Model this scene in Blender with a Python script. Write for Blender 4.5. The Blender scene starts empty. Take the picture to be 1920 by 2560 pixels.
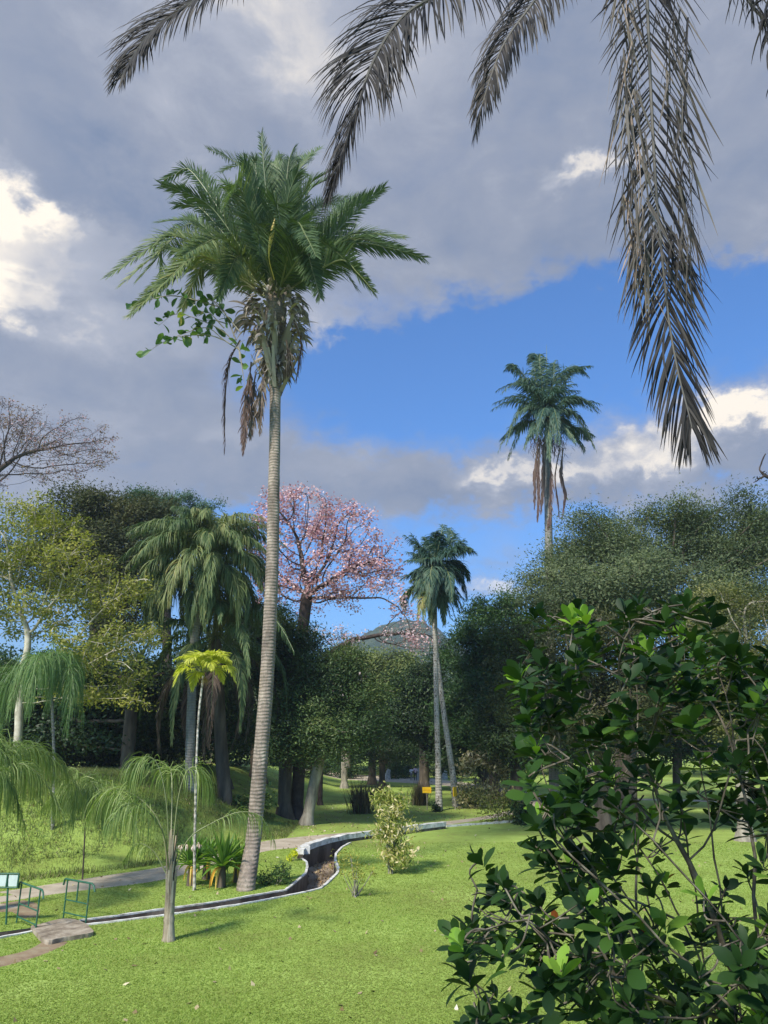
import bpy, math, random
import numpy as np
from mathutils import Vector, geometry
S = bpy.context.scene
COL = S.collection
R = math.radians
PI = math.pi

# ---------------------------------------------------------------- camera
H, PITCH, F = 4.6, R(17.4), 1850.0          # metres, tilt, focal length in photo pixels (1920 x 2560)
cd = bpy.data.cameras.new('camera'); cam = bpy.data.objects.new('camera', cd); COL.objects.link(cam)
cam.location = (0, 0, H); cam.rotation_euler = (R(90) + PITCH, 0, 0)
cd.sensor_fit = 'VERTICAL'; cd.sensor_height = 36; cd.lens = F / 2560 * 36
cd.clip_start = .05; cd.clip_end = 5000
S.camera = cam
cP, sP = math.cos(PITCH), math.sin(PITCH)

def ray(px, py):
    a, b = (px - 960) / F, (1280 - py) / F
    return np.array([a, cP - b * sP, sP + b * cP])
def P(px, py, Y):                            # the point seen at a photo pixel, Y metres ahead
    d = ray(px, py); return np.array([0, 0, H]) + d * (Y / d[1])
def G(px, py, z=0.0):                        # the ground point seen at a photo pixel
    d = ray(px, py); return np.array([0, 0, H]) + d * ((z - H) / d[2])
def mpp(px, py, Y):                          # metres per photo pixel there
    d = ray(px, py); return Y / d[1] / F

# ---------------------------------------------------------------- sky, sun, exposure
SUN_EL, SUN_AZ, SUN_STR = R(42), R(-145), 5.0   # azimuth from +Y, negative = to the left
w = bpy.data.worlds.new('World'); S.world = w; w.use_nodes = True
nt = w.node_tree; nt.nodes.clear()
def nd(t, **k):
    n = nt.nodes.new(t)
    for a, b in k.items(): setattr(n, a, b)
    return n
def mth(op, a, b=None, c=None, clamp=False):
    n = nd('ShaderNodeMath', operation=op); n.use_clamp = clamp
    for i, v in enumerate((a, b, c)):
        if v is None: continue
        if isinstance(v, (int, float)): n.inputs[i].default_value = v
        else: nt.links.new(v, n.inputs[i])
    return n.outputs[0]
tc = nd('ShaderNodeTexCoord'); sx = nd('ShaderNodeSeparateXYZ'); nt.links.new(tc.outputs['Generated'], sx.inputs[0])
X_, Y_, Z_ = sx.outputs
AZ = mth('ARCTAN2', X_, Y_); EL = mth('ARCSINE', Z_)
def warp(scale, detail, w_=0.0, dist=0.0, rough=.55, sz=1.0):
    m = nd('ShaderNodeMapping'); nt.links.new(tc.outputs['Generated'], m.inputs[0])
    m.inputs['Scale'].default_value = (1, 1, sz); m.inputs['Location'].default_value = (w_, w_ * .7, w_ * .3)
    n = nd('ShaderNodeTexNoise'); n.inputs['Scale'].default_value = scale; n.inputs['Detail'].default_value = detail
    n.inputs['Roughness'].default_value = rough; n.inputs['Distortion'].default_value = dist
    nt.links.new(m.outputs[0], n.inputs['Vector']); return n.outputs['Fac']
n_big = warp(4.5, 7, 3.1, .3, .55, 1.9); n_mid = warp(11, 7, 8.2, .3, .6, 1.6); n_fine = warp(26, 6, 1.7, .2, .6, 1.5)
wob_a = mth('MULTIPLY', mth('SUBTRACT', n_mid, .5), .22); wob_e = mth('MULTIPLY', mth('SUBTRACT', n_fine, .5), .10)
AZw = mth('ADD', AZ, wob_a); ELw = mth('ADD', EL, mth('ADD', wob_e, mth('MULTIPLY', mth('SUBTRACT', n_big, .5), .12)))
def blob(px, py, rx, ry, wgt):               # a soft elliptical cloud bank about a direction, radii in photo pixels
    d = ray(px, py); d = d / np.linalg.norm(d)
    a0, e0 = math.atan2(d[0], d[1]), math.asin(d[2])
    u = mth('DIVIDE', mth('SUBTRACT', AZw, a0), rx / F / max(.35, math.cos(e0)))
    v = mth('DIVIDE', mth('SUBTRACT', ELw, e0), ry / F)
    q = mth('ADD', mth('MULTIPLY', u, u), mth('MULTIPLY', v, v))
    return mth('MULTIPLY', mth('EXPONENT', mth('MULTIPLY', q, -1.0)), wgt)
def total(l):
    s = l[0]
    for x in l[1:]: s = mth('ADD', s, x)
    return s
DENS = [(900, -150, 2600, 560, 1.2), (150, 560, 620, 380, 1.1), (150, 950, 560, 210, .85), (1250, 600, 520, 110, .45), (1750, 480, 420, 220, .6),
        (560, 1170, 260, 75, .8), (900, 1200, 330, 85, .85), (1290, 1210, 280, 75, .85), (1800, 1110, 280, 110, 1.1), (1550, 1230, 220, 60, .45),
        (1240, 1390, 120, 35, .4), (1220, 1480, 160, 40, .7), (900, 810, 150, 60, .45), (300, 1240, 260, 60, .3), (-700, 700, 700, 700, .9), (2700, 700, 700, 600, .8),
        (1500, 860, 700, 95, -.75), (950, 990, 420, 80, -.6), (1700, 740, 300, 70, -.5), (900, 920, 300, 80, -.40), (1150, 850, 420, 85, -.85), (1900, 900, 300, 120, -.35), (300, 1170, 200, 30, -.3)]
dens = total([blob(*b) for b in DENS])
dens = mth('ADD', dens, mth('MULTIPLY', mth('SUBTRACT', n_big, .5), .55))
dens = mth('ADD', dens, mth('MULTIPLY', mth('SUBTRACT', n_mid, .5), .40))
dens = mth('ADD', dens, mth('MULTIPLY', mth('SUBTRACT', n_fine, .5), .16))
cov = nd('ShaderNodeMapRange'); cov.interpolation_type = 'SMOOTHSTEP'; nt.links.new(dens, cov.inputs[0])
cov.inputs[1].default_value = -.02; cov.inputs[2].default_value = 1.05; COV = cov.outputs[0]
BRI = [(10, 470, 75, 90, .62), (95, 555, 80, 40, .45), (-20, 700, 70, 60, .7), (150, 660, 160, 120, .35), (1500, 425, 110, 30, .5), (1830, 1060, 220, 55, .95), (1640, 1170, 100, 40, .55),
       (1400, 1200, 120, 40, .6), (1240, 1190, 90, 30, .4), (1230, 1475, 120, 25, .6), (720, 60, 260, 160, .3), (830, 790, 150, 50, .2), (500, 500, 200, 60, .18),
       (210, 450, 300, 90, -.38), (180, 900, 350, 80, -.14), (1500, 600, 500, 60, -.12), (900, 1240, 420, 45, -.16), (1300, 300, 420, 80, -.06), (600, 1130, 300, 30, -.10)]
bri = total([blob(*b) for b in BRI])
bri = mth('ADD', bri, mth('MULTIPLY', mth('SUBTRACT', n_mid, .5), .62))
bri = mth('ADD', bri, mth('MULTIPLY', mth('SUBTRACT', n_big, .5), .95))
bri = mth('ADD', bri, .36)
cr = nd('ShaderNodeValToRGB'); nt.links.new(bri, cr.inputs[0])
K = 10.0
els = cr.color_ramp.elements
els[0].position = 0; els[0].color = (.0165, .0215, .033, 1)
els[1].position = 1; els[1].color = (.100, .090, .076, 1)
for p, c in ((.36, (.0270, .0300, .0385, 1)), (.60, (.0385, .0405, .0475, 1))):
    e = els.new(p); e.color = c
clc = nd('ShaderNodeVectorMath', operation='SCALE'); nt.links.new(cr.outputs[0], clc.inputs[0]); clc.inputs[3].default_value = K * 8.9
sky = nd('ShaderNodeTexSky', sky_type='NISHITA'); sky.sun_disc = False
sky.sun_elevation = SUN_EL; sky.sun_rotation = SUN_AZ; sky.air_density = 1.0; sky.dust_density = 1.3; sky.ozone_density = 3.0
tint = nd('ShaderNodeMix', data_type='RGBA', blend_type='MULTIPLY'); tint.inputs[0].default_value = 1
nt.links.new(sky.outputs[0], tint.inputs[6]); tint.inputs[7].default_value = (.56, 1.10, 1.66, 1)
mx = nd('ShaderNodeMix', data_type='RGBA'); nt.links.new(COV, mx.inputs[0]); nt.links.new(tint.outputs[2], mx.inputs[6]); nt.links.new(clc.outputs[0], mx.inputs[7])
bg = nd('ShaderNodeBackground'); bg.inputs[1].default_value = .1; nt.links.new(mx.outputs[2], bg.inputs[0])
wo = nd('ShaderNodeOutputWorld'); nt.links.new(bg.outputs[0], wo.inputs[0])

sl = bpy.data.lights.new('sun', 'SUN'); sl.energy = SUN_STR; sl.angle = R(7); sl.color = (1, .93, .80)
so = bpy.data.objects.new('sun', sl); COL.objects.link(so)
sd = Vector((math.sin(SUN_AZ) * math.cos(SUN_EL), math.cos(SUN_AZ) * math.cos(SUN_EL), math.sin(SUN_EL)))
so.rotation_euler = (-sd).to_track_quat('-Z', 'Y').to_euler()
S.view_settings.view_transform = 'Standard'; S.view_settings.look = 'None'
S.view_settings.exposure = 0.40; S.view_settings.gamma = 1
S.render.engine = 'CYCLES'

# ---------------------------------------------------------------- materials
def _noise(t, scale, detail=5, rough=.6, coord='Object', vec=(1, 1, 1)):
    c = t.nodes.new('ShaderNodeTexCoord'); m = t.nodes.new('ShaderNodeMapping'); m.inputs['Scale'].default_value = vec
    t.links.new(c.outputs[coord], m.inputs[0]); n = t.nodes.new('ShaderNodeTexNoise')
    n.inputs['Scale'].default_value = scale; n.inputs['Detail'].default_value = detail; n.inputs['Roughness'].default_value = rough
    t.links.new(m.outputs[0], n.inputs['Vector']); return n
def _ramp(t, fac, stops):
    r = t.nodes.new('ShaderNodeValToRGB'); t.links.new(fac, r.inputs[0]); e = r.color_ramp.elements
    e[0].position, e[0].color = stops[0][0], (*stops[0][1], 1); e[1].position, e[1].color = stops[-1][0], (*stops[-1][1], 1)
    for p, c in stops[1:-1]:
        k = e.new(p); k.color = (*c, 1)
    return r.outputs[0]
def leafmat(name, stops, trans=.35, rough=.5, spec=.35, transcol=None):
    """leaf colour by the leaf's own 'tint' (a random number per leaf and clump)"""
    m = bpy.data.materials.new(name); m.use_nodes = True; t = m.node_tree; b = t.nodes['Principled BSDF']
    a = t.nodes.new('ShaderNodeAttribute'); a.attribute_name = 'tint'
    stops = [(p, tuple(min(.85, x * (1.22 if max(cc) < .25 else 1)) for x in cc)) for p, cc in stops]
    c = _ramp(t, a.outputs['Fac'], stops); t.links.new(c, b.inputs['Base Color'])
    b.inputs['Roughness'].default_value = rough; b.inputs['Specular IOR Level'].default_value = spec
    if trans:
        tr = t.nodes.new('ShaderNodeBsdfTranslucent'); mixc = t.nodes.new('ShaderNodeMix'); mixc.data_type = 'RGBA'; mixc.blend_type = 'MULTIPLY'
        mixc.inputs[0].default_value = 1; t.links.new(c, mixc.inputs[6]); mixc.inputs[7].default_value = (*(transcol or (1.3, 1.5, .6)), 1)
        t.links.new(mixc.outputs[2], tr.inputs[0]); ms = t.nodes.new('ShaderNodeMixShader'); ms.inputs[0].default_value = trans
        t.links.new(b.outputs[0], ms.inputs[1]); t.links.new(tr.outputs[0], ms.inputs[2])
        t.links.new(ms.outputs[0], t.nodes['Material Output'].inputs[0])
    return m
def mat(name, stops, scale=3.0, rough=.8, bump=0.0, bscale=None, vec=(1, 1, 1), detail=6, spec=.3, bdist=.02, metal=0):
    m = bpy.data.materials.new(name); m.use_nodes = True; t = m.node_tree; b = t.nodes['Principled BSDF']
    n = _noise(t, scale, detail, .6, 'Object', vec); t.links.new(_ramp(t, n.outputs['Fac'], stops), b.inputs['Base Color'])
    b.inputs['Roughness'].default_value = rough; b.inputs['Specular IOR Level'].default_value = spec; b.inputs['Metallic'].default_value = metal
    if bump:
        n2 = _noise(t, bscale or scale * 3, 6, .65, 'Object', vec); bp = t.nodes.new('ShaderNodeBump'); bp.inputs['Strength'].default_value = bump
        bp.inputs['Distance'].default_value = bdist; t.links.new(n2.outputs['Fac'], bp.inputs['Height']); t.links.new(bp.outputs[0], b.inputs['Normal'])
    return m
def flat(name, c, rough=.6, **k): return mat(name, [(.3, tuple(x * .85 for x in c)), (.7, tuple(min(1, x * 1.1) for x in c))], 6, rough, **k)

def ringed(name, stops, ring=5.0, rough=.85, blotch=None):
    """palm bark: blotchy colour, rings of old leaf scars round the stem"""
    m = bpy.data.materials.new(name); m.use_nodes = True; t = m.node_tree; b = t.nodes['Principled BSDF']
    n = _noise(t, 2.2, 8, .7, 'Object', (1, 1, .35)); c = _ramp(t, n.outputs['Fac'], stops)
    c2 = t.nodes.new('ShaderNodeTexCoord'); wv = t.nodes.new('ShaderNodeTexWave'); wv.wave_type = 'BANDS'; wv.bands_direction = 'Z'
    wv.inputs['Scale'].default_value = ring; wv.inputs['Distortion'].default_value = 3.4; wv.inputs['Detail'].default_value = 3; wv.inputs['Detail Scale'].default_value = 1.2
    t.links.new(c2.outputs['Object'], wv.inputs['Vector'])
    dk = t.nodes.new('ShaderNodeMix'); dk.data_type = 'RGBA'; dk.blend_type = 'MULTIPLY'; dk.inputs[0].default_value = .32
    g = _ramp(t, wv.outputs['Fac'], [(0, (.45, .43, .42)), (.25, (.9, .9, .9)), (1, (1, 1, 1))])
    t.links.new(c, dk.inputs[6]); t.links.new(g, dk.inputs[7]); col = dk.outputs[2]
    if blotch:
        nb = _noise(t, 9, 5, .7, 'Object', (1, 1, .5)); mk = t.nodes.new('ShaderNodeMapRange'); mk.inputs[1].default_value = .54; mk.inputs[2].default_value = .60
        t.links.new(nb.outputs['Fac'], mk.inputs[0]); mb_ = t.nodes.new('ShaderNodeMix'); mb_.data_type = 'RGBA'; t.links.new(mk.outputs[0], mb_.inputs[0])
        t.links.new(col, mb_.inputs[6]); mb_.inputs[7].default_value = (*blotch, 1); col = mb_.outputs[2]
    t.links.new(col, b.inputs['Base Color']); b.inputs['Roughness'].default_value = rough; b.inputs['Specular IOR Level'].default_value = .2
    bp = t.nodes.new('ShaderNodeBump'); bp.inputs['Strength'].default_value = .6; bp.inputs['Distance'].default_value = .03
    t.links.new(wv.outputs['Fac'], bp.inputs['Height']); t.links.new(bp.outputs[0], b.inputs['Normal'])
    return m

# ---------------------------------------------------------------- mesh building
class MB:
    def __init__(s): s.v, s.f, s.t, s.n = [], [], [], 0
    def add(s, v, f, tint=.5):               # v (n,3); f (m,3|4) integer; tint scalar or (m,)
        v = np.asarray(v, float).reshape(-1, 3); f = np.asarray(f, int)
        if len(f) == 0: return
        s.v.append(v); s.f.append(f + s.n); s.t.append(np.broadcast_to(np.asarray(tint, float), (len(f),)).copy()); s.n += len(v)
    def build(s, name, material, parent=None, smooth=False, top=None):
        V = np.concatenate(s.v); org = np.zeros(3)
        if parent is not None: org = np.array(parent.location)
        me = bpy.data.meshes.new(name); V = V - org
        cnt = np.concatenate([np.full(len(f), f.shape[1]) for f in s.f]); idx = np.concatenate([f.ravel() for f in s.f]).astype(np.int32)
        me.vertices.add(len(V)); me.vertices.foreach_set('co', V.astype(np.float32).ravel())
        me.loops.add(len(idx)); me.loops.foreach_set('vertex_index', idx)
        st = np.concatenate([[0], np.cumsum(cnt)[:-1]]).astype(np.int32)
        me.polygons.add(len(cnt)); me.polygons.foreach_set('loop_start', st)
        me.update(calc_edges=True); me.validate()
        at = me.attributes.new('tint', 'FLOAT', 'FACE')
        T = np.concatenate(s.t).astype(np.float32)
        if len(me.polygons) == len(T): at.data.foreach_set('value', T)
        me.polygons.foreach_set('use_smooth', np.full(len(me.polygons), smooth, bool))
        for m in (material if isinstance(material, (list, tuple)) else [material]): me.materials.append(m)
        o = bpy.data.objects.new(name, me); COL.objects.link(o)
        if parent is not None: o.parent = parent
        return o
def thing(name, label, cat, loc, group=None):
    o = bpy.data.objects.new(name, None); COL.objects.link(o); o.location = tuple(float(x) for x in loc)
    o.empty_display_size = .2; return tag(o, label, cat, group)
def tag(o, label=None, cat=None, group=None, kind=None):
    if label: o['label'] = label
    if cat: o['category'] = cat
    if group: o['group'] = group
    if kind: o['kind'] = kind
    return o
def nrm(a): return a / np.maximum(np.linalg.norm(a, axis=-1, keepdims=True), 1e-9)
def tube(mb, pts, rad, k=6, tint=.5, cap=True):
    pts = np.asarray(pts, float); n = len(pts); rad = np.broadcast_to(np.asarray(rad, float), (n,))
    T = nrm(np.gradient(pts, axis=0)) if n > 2 else np.repeat(nrm(pts[1:] - pts[:1]), n, 0)
    u = np.cross(T[0], [0, 0, 1.0]); 
    if np.linalg.norm(u) < .05: u = np.array([1.0, 0, 0])
    us = []
    for i in range(n):
        u = u - T[i] * (u @ T[i]); u = u / max(1e-9, math.sqrt(u @ u)); us.append(u)
    U = np.array(us); W = np.cross(T, U); a = np.arange(k) * 2 * PI / k
    V = pts[:, None] + rad[:, None, None] * (U[:, None] * np.cos(a)[None, :, None] + W[:, None] * np.sin(a)[None, :, None])
    i = np.arange(n - 1)[:, None] * k; j = np.arange(k)[None]; j2 = (j + 1) % k
    f = np.stack([i + j, i + j2, i + k + j2, i + k + j], -1).reshape(-1, 4)
    mb.add(V.reshape(-1, 3), f, tint)
    if cap and k > 3:
        mb.add(np.concatenate([V[-1], pts[-1:]]), [[a_, (a_ + 1) % k, k] for a_ in range(k)], tint)
def box(mb, c, sx, sy, sz, rz=0, tint=.5):   # centre of base
    x = np.array([-1, 1, 1, -1, -1, 1, 1, -1]) * sx / 2; y = np.array([-1, -1, 1, 1, -1, -1, 1, 1]) * sy / 2; z = np.array([0, 0, 0, 0, 1, 1, 1, 1]) * sz
    ca, sa = math.cos(rz), math.sin(rz)
    V = np.stack([x * ca - y * sa + c[0], x * sa + y * ca + c[1], z + c[2]], 1)
    mb.add(V, [[0, 3, 2, 1], [4, 5, 6, 7], [0, 1, 5, 4], [1, 2, 6, 5], [2, 3, 7, 6], [3, 0, 4, 7]], tint)
def bez(ps, n):
    ps = [np.asarray(p, float) for p in ps]; t = np.linspace(0, 1, n)[:, None]
    while len(ps) > 1:
        ps = [ps[i] * (1 - t) + ps[i + 1] * t for i in range(len(ps) - 1)]
    return ps[0]
def spline(pts, n):                          # Catmull-Rom through the points
    p = np.asarray(pts, float); m = len(p); q = np.vstack([2 * p[0] - p[1], p, 2 * p[-1] - p[-2]])
    t = np.linspace(0, m - 1 - 1e-6, n); i = t.astype(int); u = (t - i)[:, None]
    a, b, c, d = q[i], q[i + 1], q[i + 2], q[i + 3]
    return .5 * (2 * b + (c - a) * u + (2 * a - 5 * b + 4 * c - d) * u ** 2 + (3 * b - a - 3 * c + d) * u ** 3)
def cards(mb, rng, C, L, W, tint, up=.5, dirs=None, droop=0.0, fold=.0, out=None):
    """leaf-sized rhombs; C centres (n,3)"""
    n = len(C); L = np.broadcast_to(L, (n,)) * rng.uniform(.7, 1.3, n); W = np.broadcast_to(W, (n,)) * rng.uniform(.8, 1.2, n)
    d = rng.normal(size=(n, 3)) if dirs is None else dirs + rng.normal(size=(n, 3)) * .35
    d[:, 2] = d[:, 2] * .7 - droop; d = nrm(d)
    N = rng.normal(size=(n, 3)); N[:, 2] = np.abs(N[:, 2]) + up
    if out is not None: N = N * .45 + out * 1.5
    sd_ = nrm(np.cross(d, N)); N = np.cross(sd_, d)
    b = C - d * L[:, None] * .5; tip = C + d * L[:, None] * .5; m_ = C - d * L[:, None] * .05 - N * (fold * W)[:, None]
    l = C - d * L[:, None] * .05 + sd_ * W[:, None] * .5; r = C - d * L[:, None] * .05 - sd_ * W[:, None] * .5
    V = np.stack([b, l, tip, r], 1).reshape(-1, 3); f = np.arange(4 * n).reshape(n, 4)
    mb.add(V, f, tint)

# ---------------------------------------------------------------- trees grown into a crown envelope
def colonize(rng, trunk, att, step, kill, free=.5, trop=.05, wob=.25, maxit=160):
    tp = [np.asarray(trunk[0], float)]; par = [-1]
    L = spline(trunk, max(3, int(sum(np.linalg.norm(np.diff(np.asarray(trunk), axis=0), axis=1)) / step) + 1))
    for i in range(1, len(L)): tp.append(L[i]); par.append(i - 1)
    nodes = np.array(tp); par = list(par); k0 = int(len(nodes) * free)
    d = np.linalg.norm(att[:, None] - nodes[None, k0:], axis=2); near = d.argmin(1) + k0; dist = d.min(1)
    for it in range(maxit):
        if len(att) == 0: break
        v = nrm(att - nodes[near]); u, inv = np.unique(near, return_inverse=True)
        acc = np.zeros((len(u), 3)); np.add.at(acc, inv, v); acc = nrm(nrm(acc) + rng.normal(size=acc.shape) * wob * .6 + np.array([0, 0, trop]))
        new = nodes[u] + acc * step
        D = np.linalg.norm(new[:, None] - nodes[None], axis=2).min(1); ok = D > step * .45
        if not ok.any(): break
        new = new[ok]; u = u[ok]; base = len(nodes); nodes = np.vstack([nodes, new]); par += list(u)
        D = np.linalg.norm(att[:, None] - new[None], axis=2); j = D.argmin(1); dm = D[np.arange(len(att)), j]
        b = dm < dist; dist[b] = dm[b]; near[b] = base + j[b]
        keep = dist > kill; att, near, dist = att[keep], near[keep], dist[keep]
    return nodes, np.array(par)
def branch_mesh(mb, nodes, par, R0, pw=1.85, rmin=.012, scalemin=0.0, tint=.5):
    n = len(nodes); ch = [[] for _ in range(n)]
    for i in range(1, n): ch[par[i]].append(i)
    r = np.zeros(n)
    for i in range(n - 1, -1, -1): r[i] = 1.0 if not ch[i] else sum(r[c] ** pw for c in ch[i]) ** (1 / pw)
    r *= R0 / r[0]
    # smooth the skeleton a little
    P_ = nodes.copy()
    for i in range(1, n):
        if ch[i]: P_[i] = .5 * nodes[i] + .25 * nodes[par[i]] + .25 * nodes[max(ch[i], key=lambda c: r[c])]
    starts = [(0, None)]
    while starts:
        s, p = starts.pop(); chain = [s]; cur = s
        while ch[cur]:
            m = max(ch[cur], key=lambda c: r[c])
            for c in ch[cur]:
                if c != m: starts.append((c, cur))
            chain.append(m); cur = m
        pts = P_[chain]; rr = r[chain]
        if p is not None: pts = np.vstack([P_[p], pts]); rr = np.concatenate([[rr[0]], rr])
        if rr.max() < scalemin or len(pts) < 2: continue
        rr = np.maximum(rr, rmin); rr[-1] *= .5
        tube(mb, pts, rr, 9 if rr[0] > .2 else 6 if rr[0] > .07 else 4 if rr[0] > .03 else 3, tint, cap=False)
    return r, ch
def crown_points(rng, ells, n, shell=.35):
    """ells: (px, py, rx, ry, Y, depth ratio) in photo pixels"""
    vol = np.array([e[2] * e[3] for e in ells], float); cnt = np.maximum(3, (n * vol / vol.sum())).astype(int); out = []
    for e, c in zip(ells, cnt):              # each lobe is itself a swarm of flattened tufts with gaps between them
        m = mpp(e[0], e[1], e[4]); ax = np.array([e[2] * m, max(e[2], e[3]) * m * (e[5] if len(e) > 5 else .9), e[3] * m])
        kb = max(3, min(34, c // 14)); ctr = nrm(rng.normal(size=(kb, 3))) * rng.uniform(shell, 1.2, (kb, 1)) ** .7; siz = rng.uniform(.12, .34, kb)
        j = rng.integers(0, kb, c); q = ctr[j] + nrm(rng.normal(size=(c, 3))) * (rng.uniform(.1, 1, (c, 1)) ** .5) * siz[j][:, None] * np.array([1.15, 1.15, .6])
        out.append(P(e[0], e[1], e[4]) + q * ax)
    return np.vstack(out)
def make_tree(name, label, cat, trunk, ells, natt, R0, leaf, bark, seed, step=.6, kill=None, nleaf=14, spread=.5, L=.28, W=.14, free=.5,
              group=None, up=.5, droop=0., tipr=4, flower=None, smin=0.0, tone=(.25, .75), rmin=.012, flare=True, fineness=.58):
    if L > .2: nleaf = int(nleaf * 1.45); L *= .82; W *= .82
    rng = np.random.default_rng(seed); trunk = [np.asarray(p, float) for p in trunk]; kill = kill or step * 1.3
    step *= fineness; kill *= fineness * .92; natt = int(natt * 1.15 / fineness ** 2)
    th = thing(name, label, cat, trunk[0], group)
    att = crown_points(rng, ells, natt); nodes, par = colonize(rng, trunk, att, step, kill or step * 1.3, free)
    mb = MB(); r, ch = branch_mesh(mb, nodes, par, R0, rmin=rmin, scalemin=smin)
    if flare: tube(mb, [trunk[0] - [0, 0, .3], trunk[0] + [0, 0, R0 * .6], trunk[0] + (trunk[1] - trunk[0]) * min(.3, 2.2 * R0 / np.linalg.norm(trunk[1] - trunk[0]))], [R0 * 1.9, R0 * 1.35, R0 * .95], 11, .5, cap=False)
    mb.build('trunk', bark, th, True)
    rt = r[r > 0].min(); tips = np.array([i for i in range(len(nodes)) if r[i] <= rt * tipr and i > len(par) * .02])
    print('TREE', seed, 'nodes', len(nodes), 'tips', len(tips), 'att', len(att), 'ends', sum(1 for c in ch if not c))
    if len(tips) == 0: tips = np.arange(len(nodes))
    base = nodes[tips]; own = rng.uniform(0, 1, len(tips)); hz = np.sin(base[:, 0] * .9 + seed) * np.cos(base[:, 2] * 1.1 + base[:, 1] * .7)
    tt = np.clip(tone[0] + (tone[1] - tone[0]) * (.5 + .42 * hz + .5 * (own - .5)), 0, 1)
    off = rng.normal(size=(len(tips) * nleaf, 3)) * spread * np.array([1, 1, .7]) * np.exp(rng.normal(size=(len(tips) * nleaf, 1)) * .12) * np.repeat(rng.uniform(.6, 1.2, (len(tips), 1)), nleaf, 0); C = np.repeat(base, nleaf, 0) + off; cc = nodes.mean(0)
    outd = nrm(nrm(off) * .8 + nrm(C - (cc - [0, 0, 1])) * .7 + [0, 0, .35])
    mb = MB(); cards(mb, rng, C, L, W, np.clip(np.repeat(tt, nleaf) + rng.normal(size=len(C)) * .08, 0, 1), up, None, droop, 0., outd)
    mb.build('crown', leaf, th)
    if flower:
        fm, frac, nf, fs, fl = flower; pick = tips[rng.uniform(size=len(tips)) < frac]
        C = np.repeat(nodes[pick], nf, 0) + rng.normal(size=(len(pick) * nf, 3)) * fs
        mb = MB(); cards(mb, rng, C, fl, fl * .85, np.clip(np.repeat(rng.uniform(0, 1, len(pick)), nf) + rng.normal(size=len(C)) * .15, 0, 1), .6)
        mb.build('blossom', fm, th)
    return th

# ---------------------------------------------------------------- palm fronds
def frond(mb, mr, rng, path, Lmax, n, wd=.045, droop=.5, vee=.35, a0=65, a1=22, start=.14, rr=.035, tint=.5, plume=0., miss=0., jit=.08, segs=4, tvar=.12, prof=None, curl=0., roll=0.):
    """leaflets into mb, midrib into mr; path (m,3) from base to tip"""
    m = len(path); T = nrm(np.gradient(path, axis=0)); Sd = np.cross(T, [0, 0, 1.0]); bad = np.linalg.norm(Sd, axis=1) < .25
    g = Sd[~bad].mean(0) if (~bad).any() else np.array([1.0, 0, 0])
    if np.linalg.norm(g) < .05: g = np.array([1.0, 0, 0])
    Sd[bad] = g; Sd = nrm(Sd - T * (Sd * T).sum(1, keepdims=True))
    for i in range(1, m):
        if Sd[i] @ Sd[i - 1] < 0: Sd[i] *= -1
    N = np.cross(Sd, T)
    if N[:m // 2, 2].mean() < 0: N = -N
    if roll: Sd, N = Sd * math.cos(roll) + N * math.sin(roll), N * math.cos(roll) - Sd * math.sin(roll)
    tube(mr, path, rr * np.linspace(1, .15, m) ** .8, 5, tint)
    ts = np.linspace(start, .995, n); ts = np.repeat(ts, 2) + rng.normal(size=2 * n) * .3 / n; ts = np.clip(ts, start * .9, .999); side = np.tile([1., -1.], n)
    if miss: k = rng.uniform(size=len(ts)) > miss; ts, side = ts[k], side[k]
    q = ts * (m - 1); i = np.minimum(q.astype(int), m - 2); u = (q - i)[:, None]
    lerp = lambda A: A[i] * (1 - u) + A[i + 1] * u
    B, t_, s_, n_ = lerp(path), nrm(lerp(T)), nrm(lerp(Sd)), nrm(lerp(N)); x = (ts - start) / (1 - start)
    pr = prof(x) if prof else np.minimum(1, .35 + 2.6 * x) * np.clip(1.25 * (1 - x) + .18, 0, 1) ** .7
    Ln = Lmax * pr * rng.uniform(1 - jit, 1 + jit, len(ts))
    A = R(1) * (a0 + (a1 - a0) * x + rng.normal(size=len(ts)) * 60 * jit); ve = vee + rng.normal(size=len(ts)) * (.1 + plume) 
    d = np.cos(A)[:, None] * t_ + np.sin(A)[:, None] * ((side * np.cos(ve))[:, None] * s_ + np.sin(ve)[:, None] * n_)
    d = nrm(d + rng.normal(size=d.shape) * jit)
    wv = nrm(np.cross(d, n_)); wv = nrm(wv + rng.normal(size=wv.shape) * (.25 + plume * .5)); dr = droop * rng.uniform(.6, 1.4, len(ts)); cl = rng.normal(size=d.shape) * curl
    pos = B.copy(); rows = []; ww = list(np.interp(np.linspace(0, 1, segs + 1), [0, .2, .45, .7, .88, 1], [.7, 1, .95, .72, .42, .04]))
    for s in range(segs + 1):
        hw = wv * (wd * .5 * ww[s]) * np.minimum(1, pr + .3)[:, None]
        rows.append(pos - hw); rows.append(pos + hw)
        d = d + np.array([0, 0, -1.0]) * (dr / segs * (1 + .6 * s))[:, None] + cl / segs; d = nrm(d); pos = pos + d * (Ln / segs)[:, None]; wv = nrm(wv - d * (wv * d).sum(1, keepdims=True))
    V = np.stack(rows, 1); c = V.shape[1]; o = (np.arange(len(ts)) * c)[:, None]
    tn = np.clip(tint + rng.normal(size=len(ts)) * tvar, 0, 1)
    for s in range(segs): mb.add(V.reshape(-1, 3) if s == 0 else np.zeros((0, 3)), o + np.array([[2 * s, 2 * s + 1, 2 * s + 3, 2 * s + 2]]) + (0 if s == 0 else -len(V) * c), tn)

def resample(p, n):
    d = np.concatenate([[0], np.cumsum(np.linalg.norm(np.diff(p, axis=0), axis=1))]); q = np.linspace(0, d[-1], n); return np.stack([np.interp(q, d, p[:, k]) for k in range(3)], 1)
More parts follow.
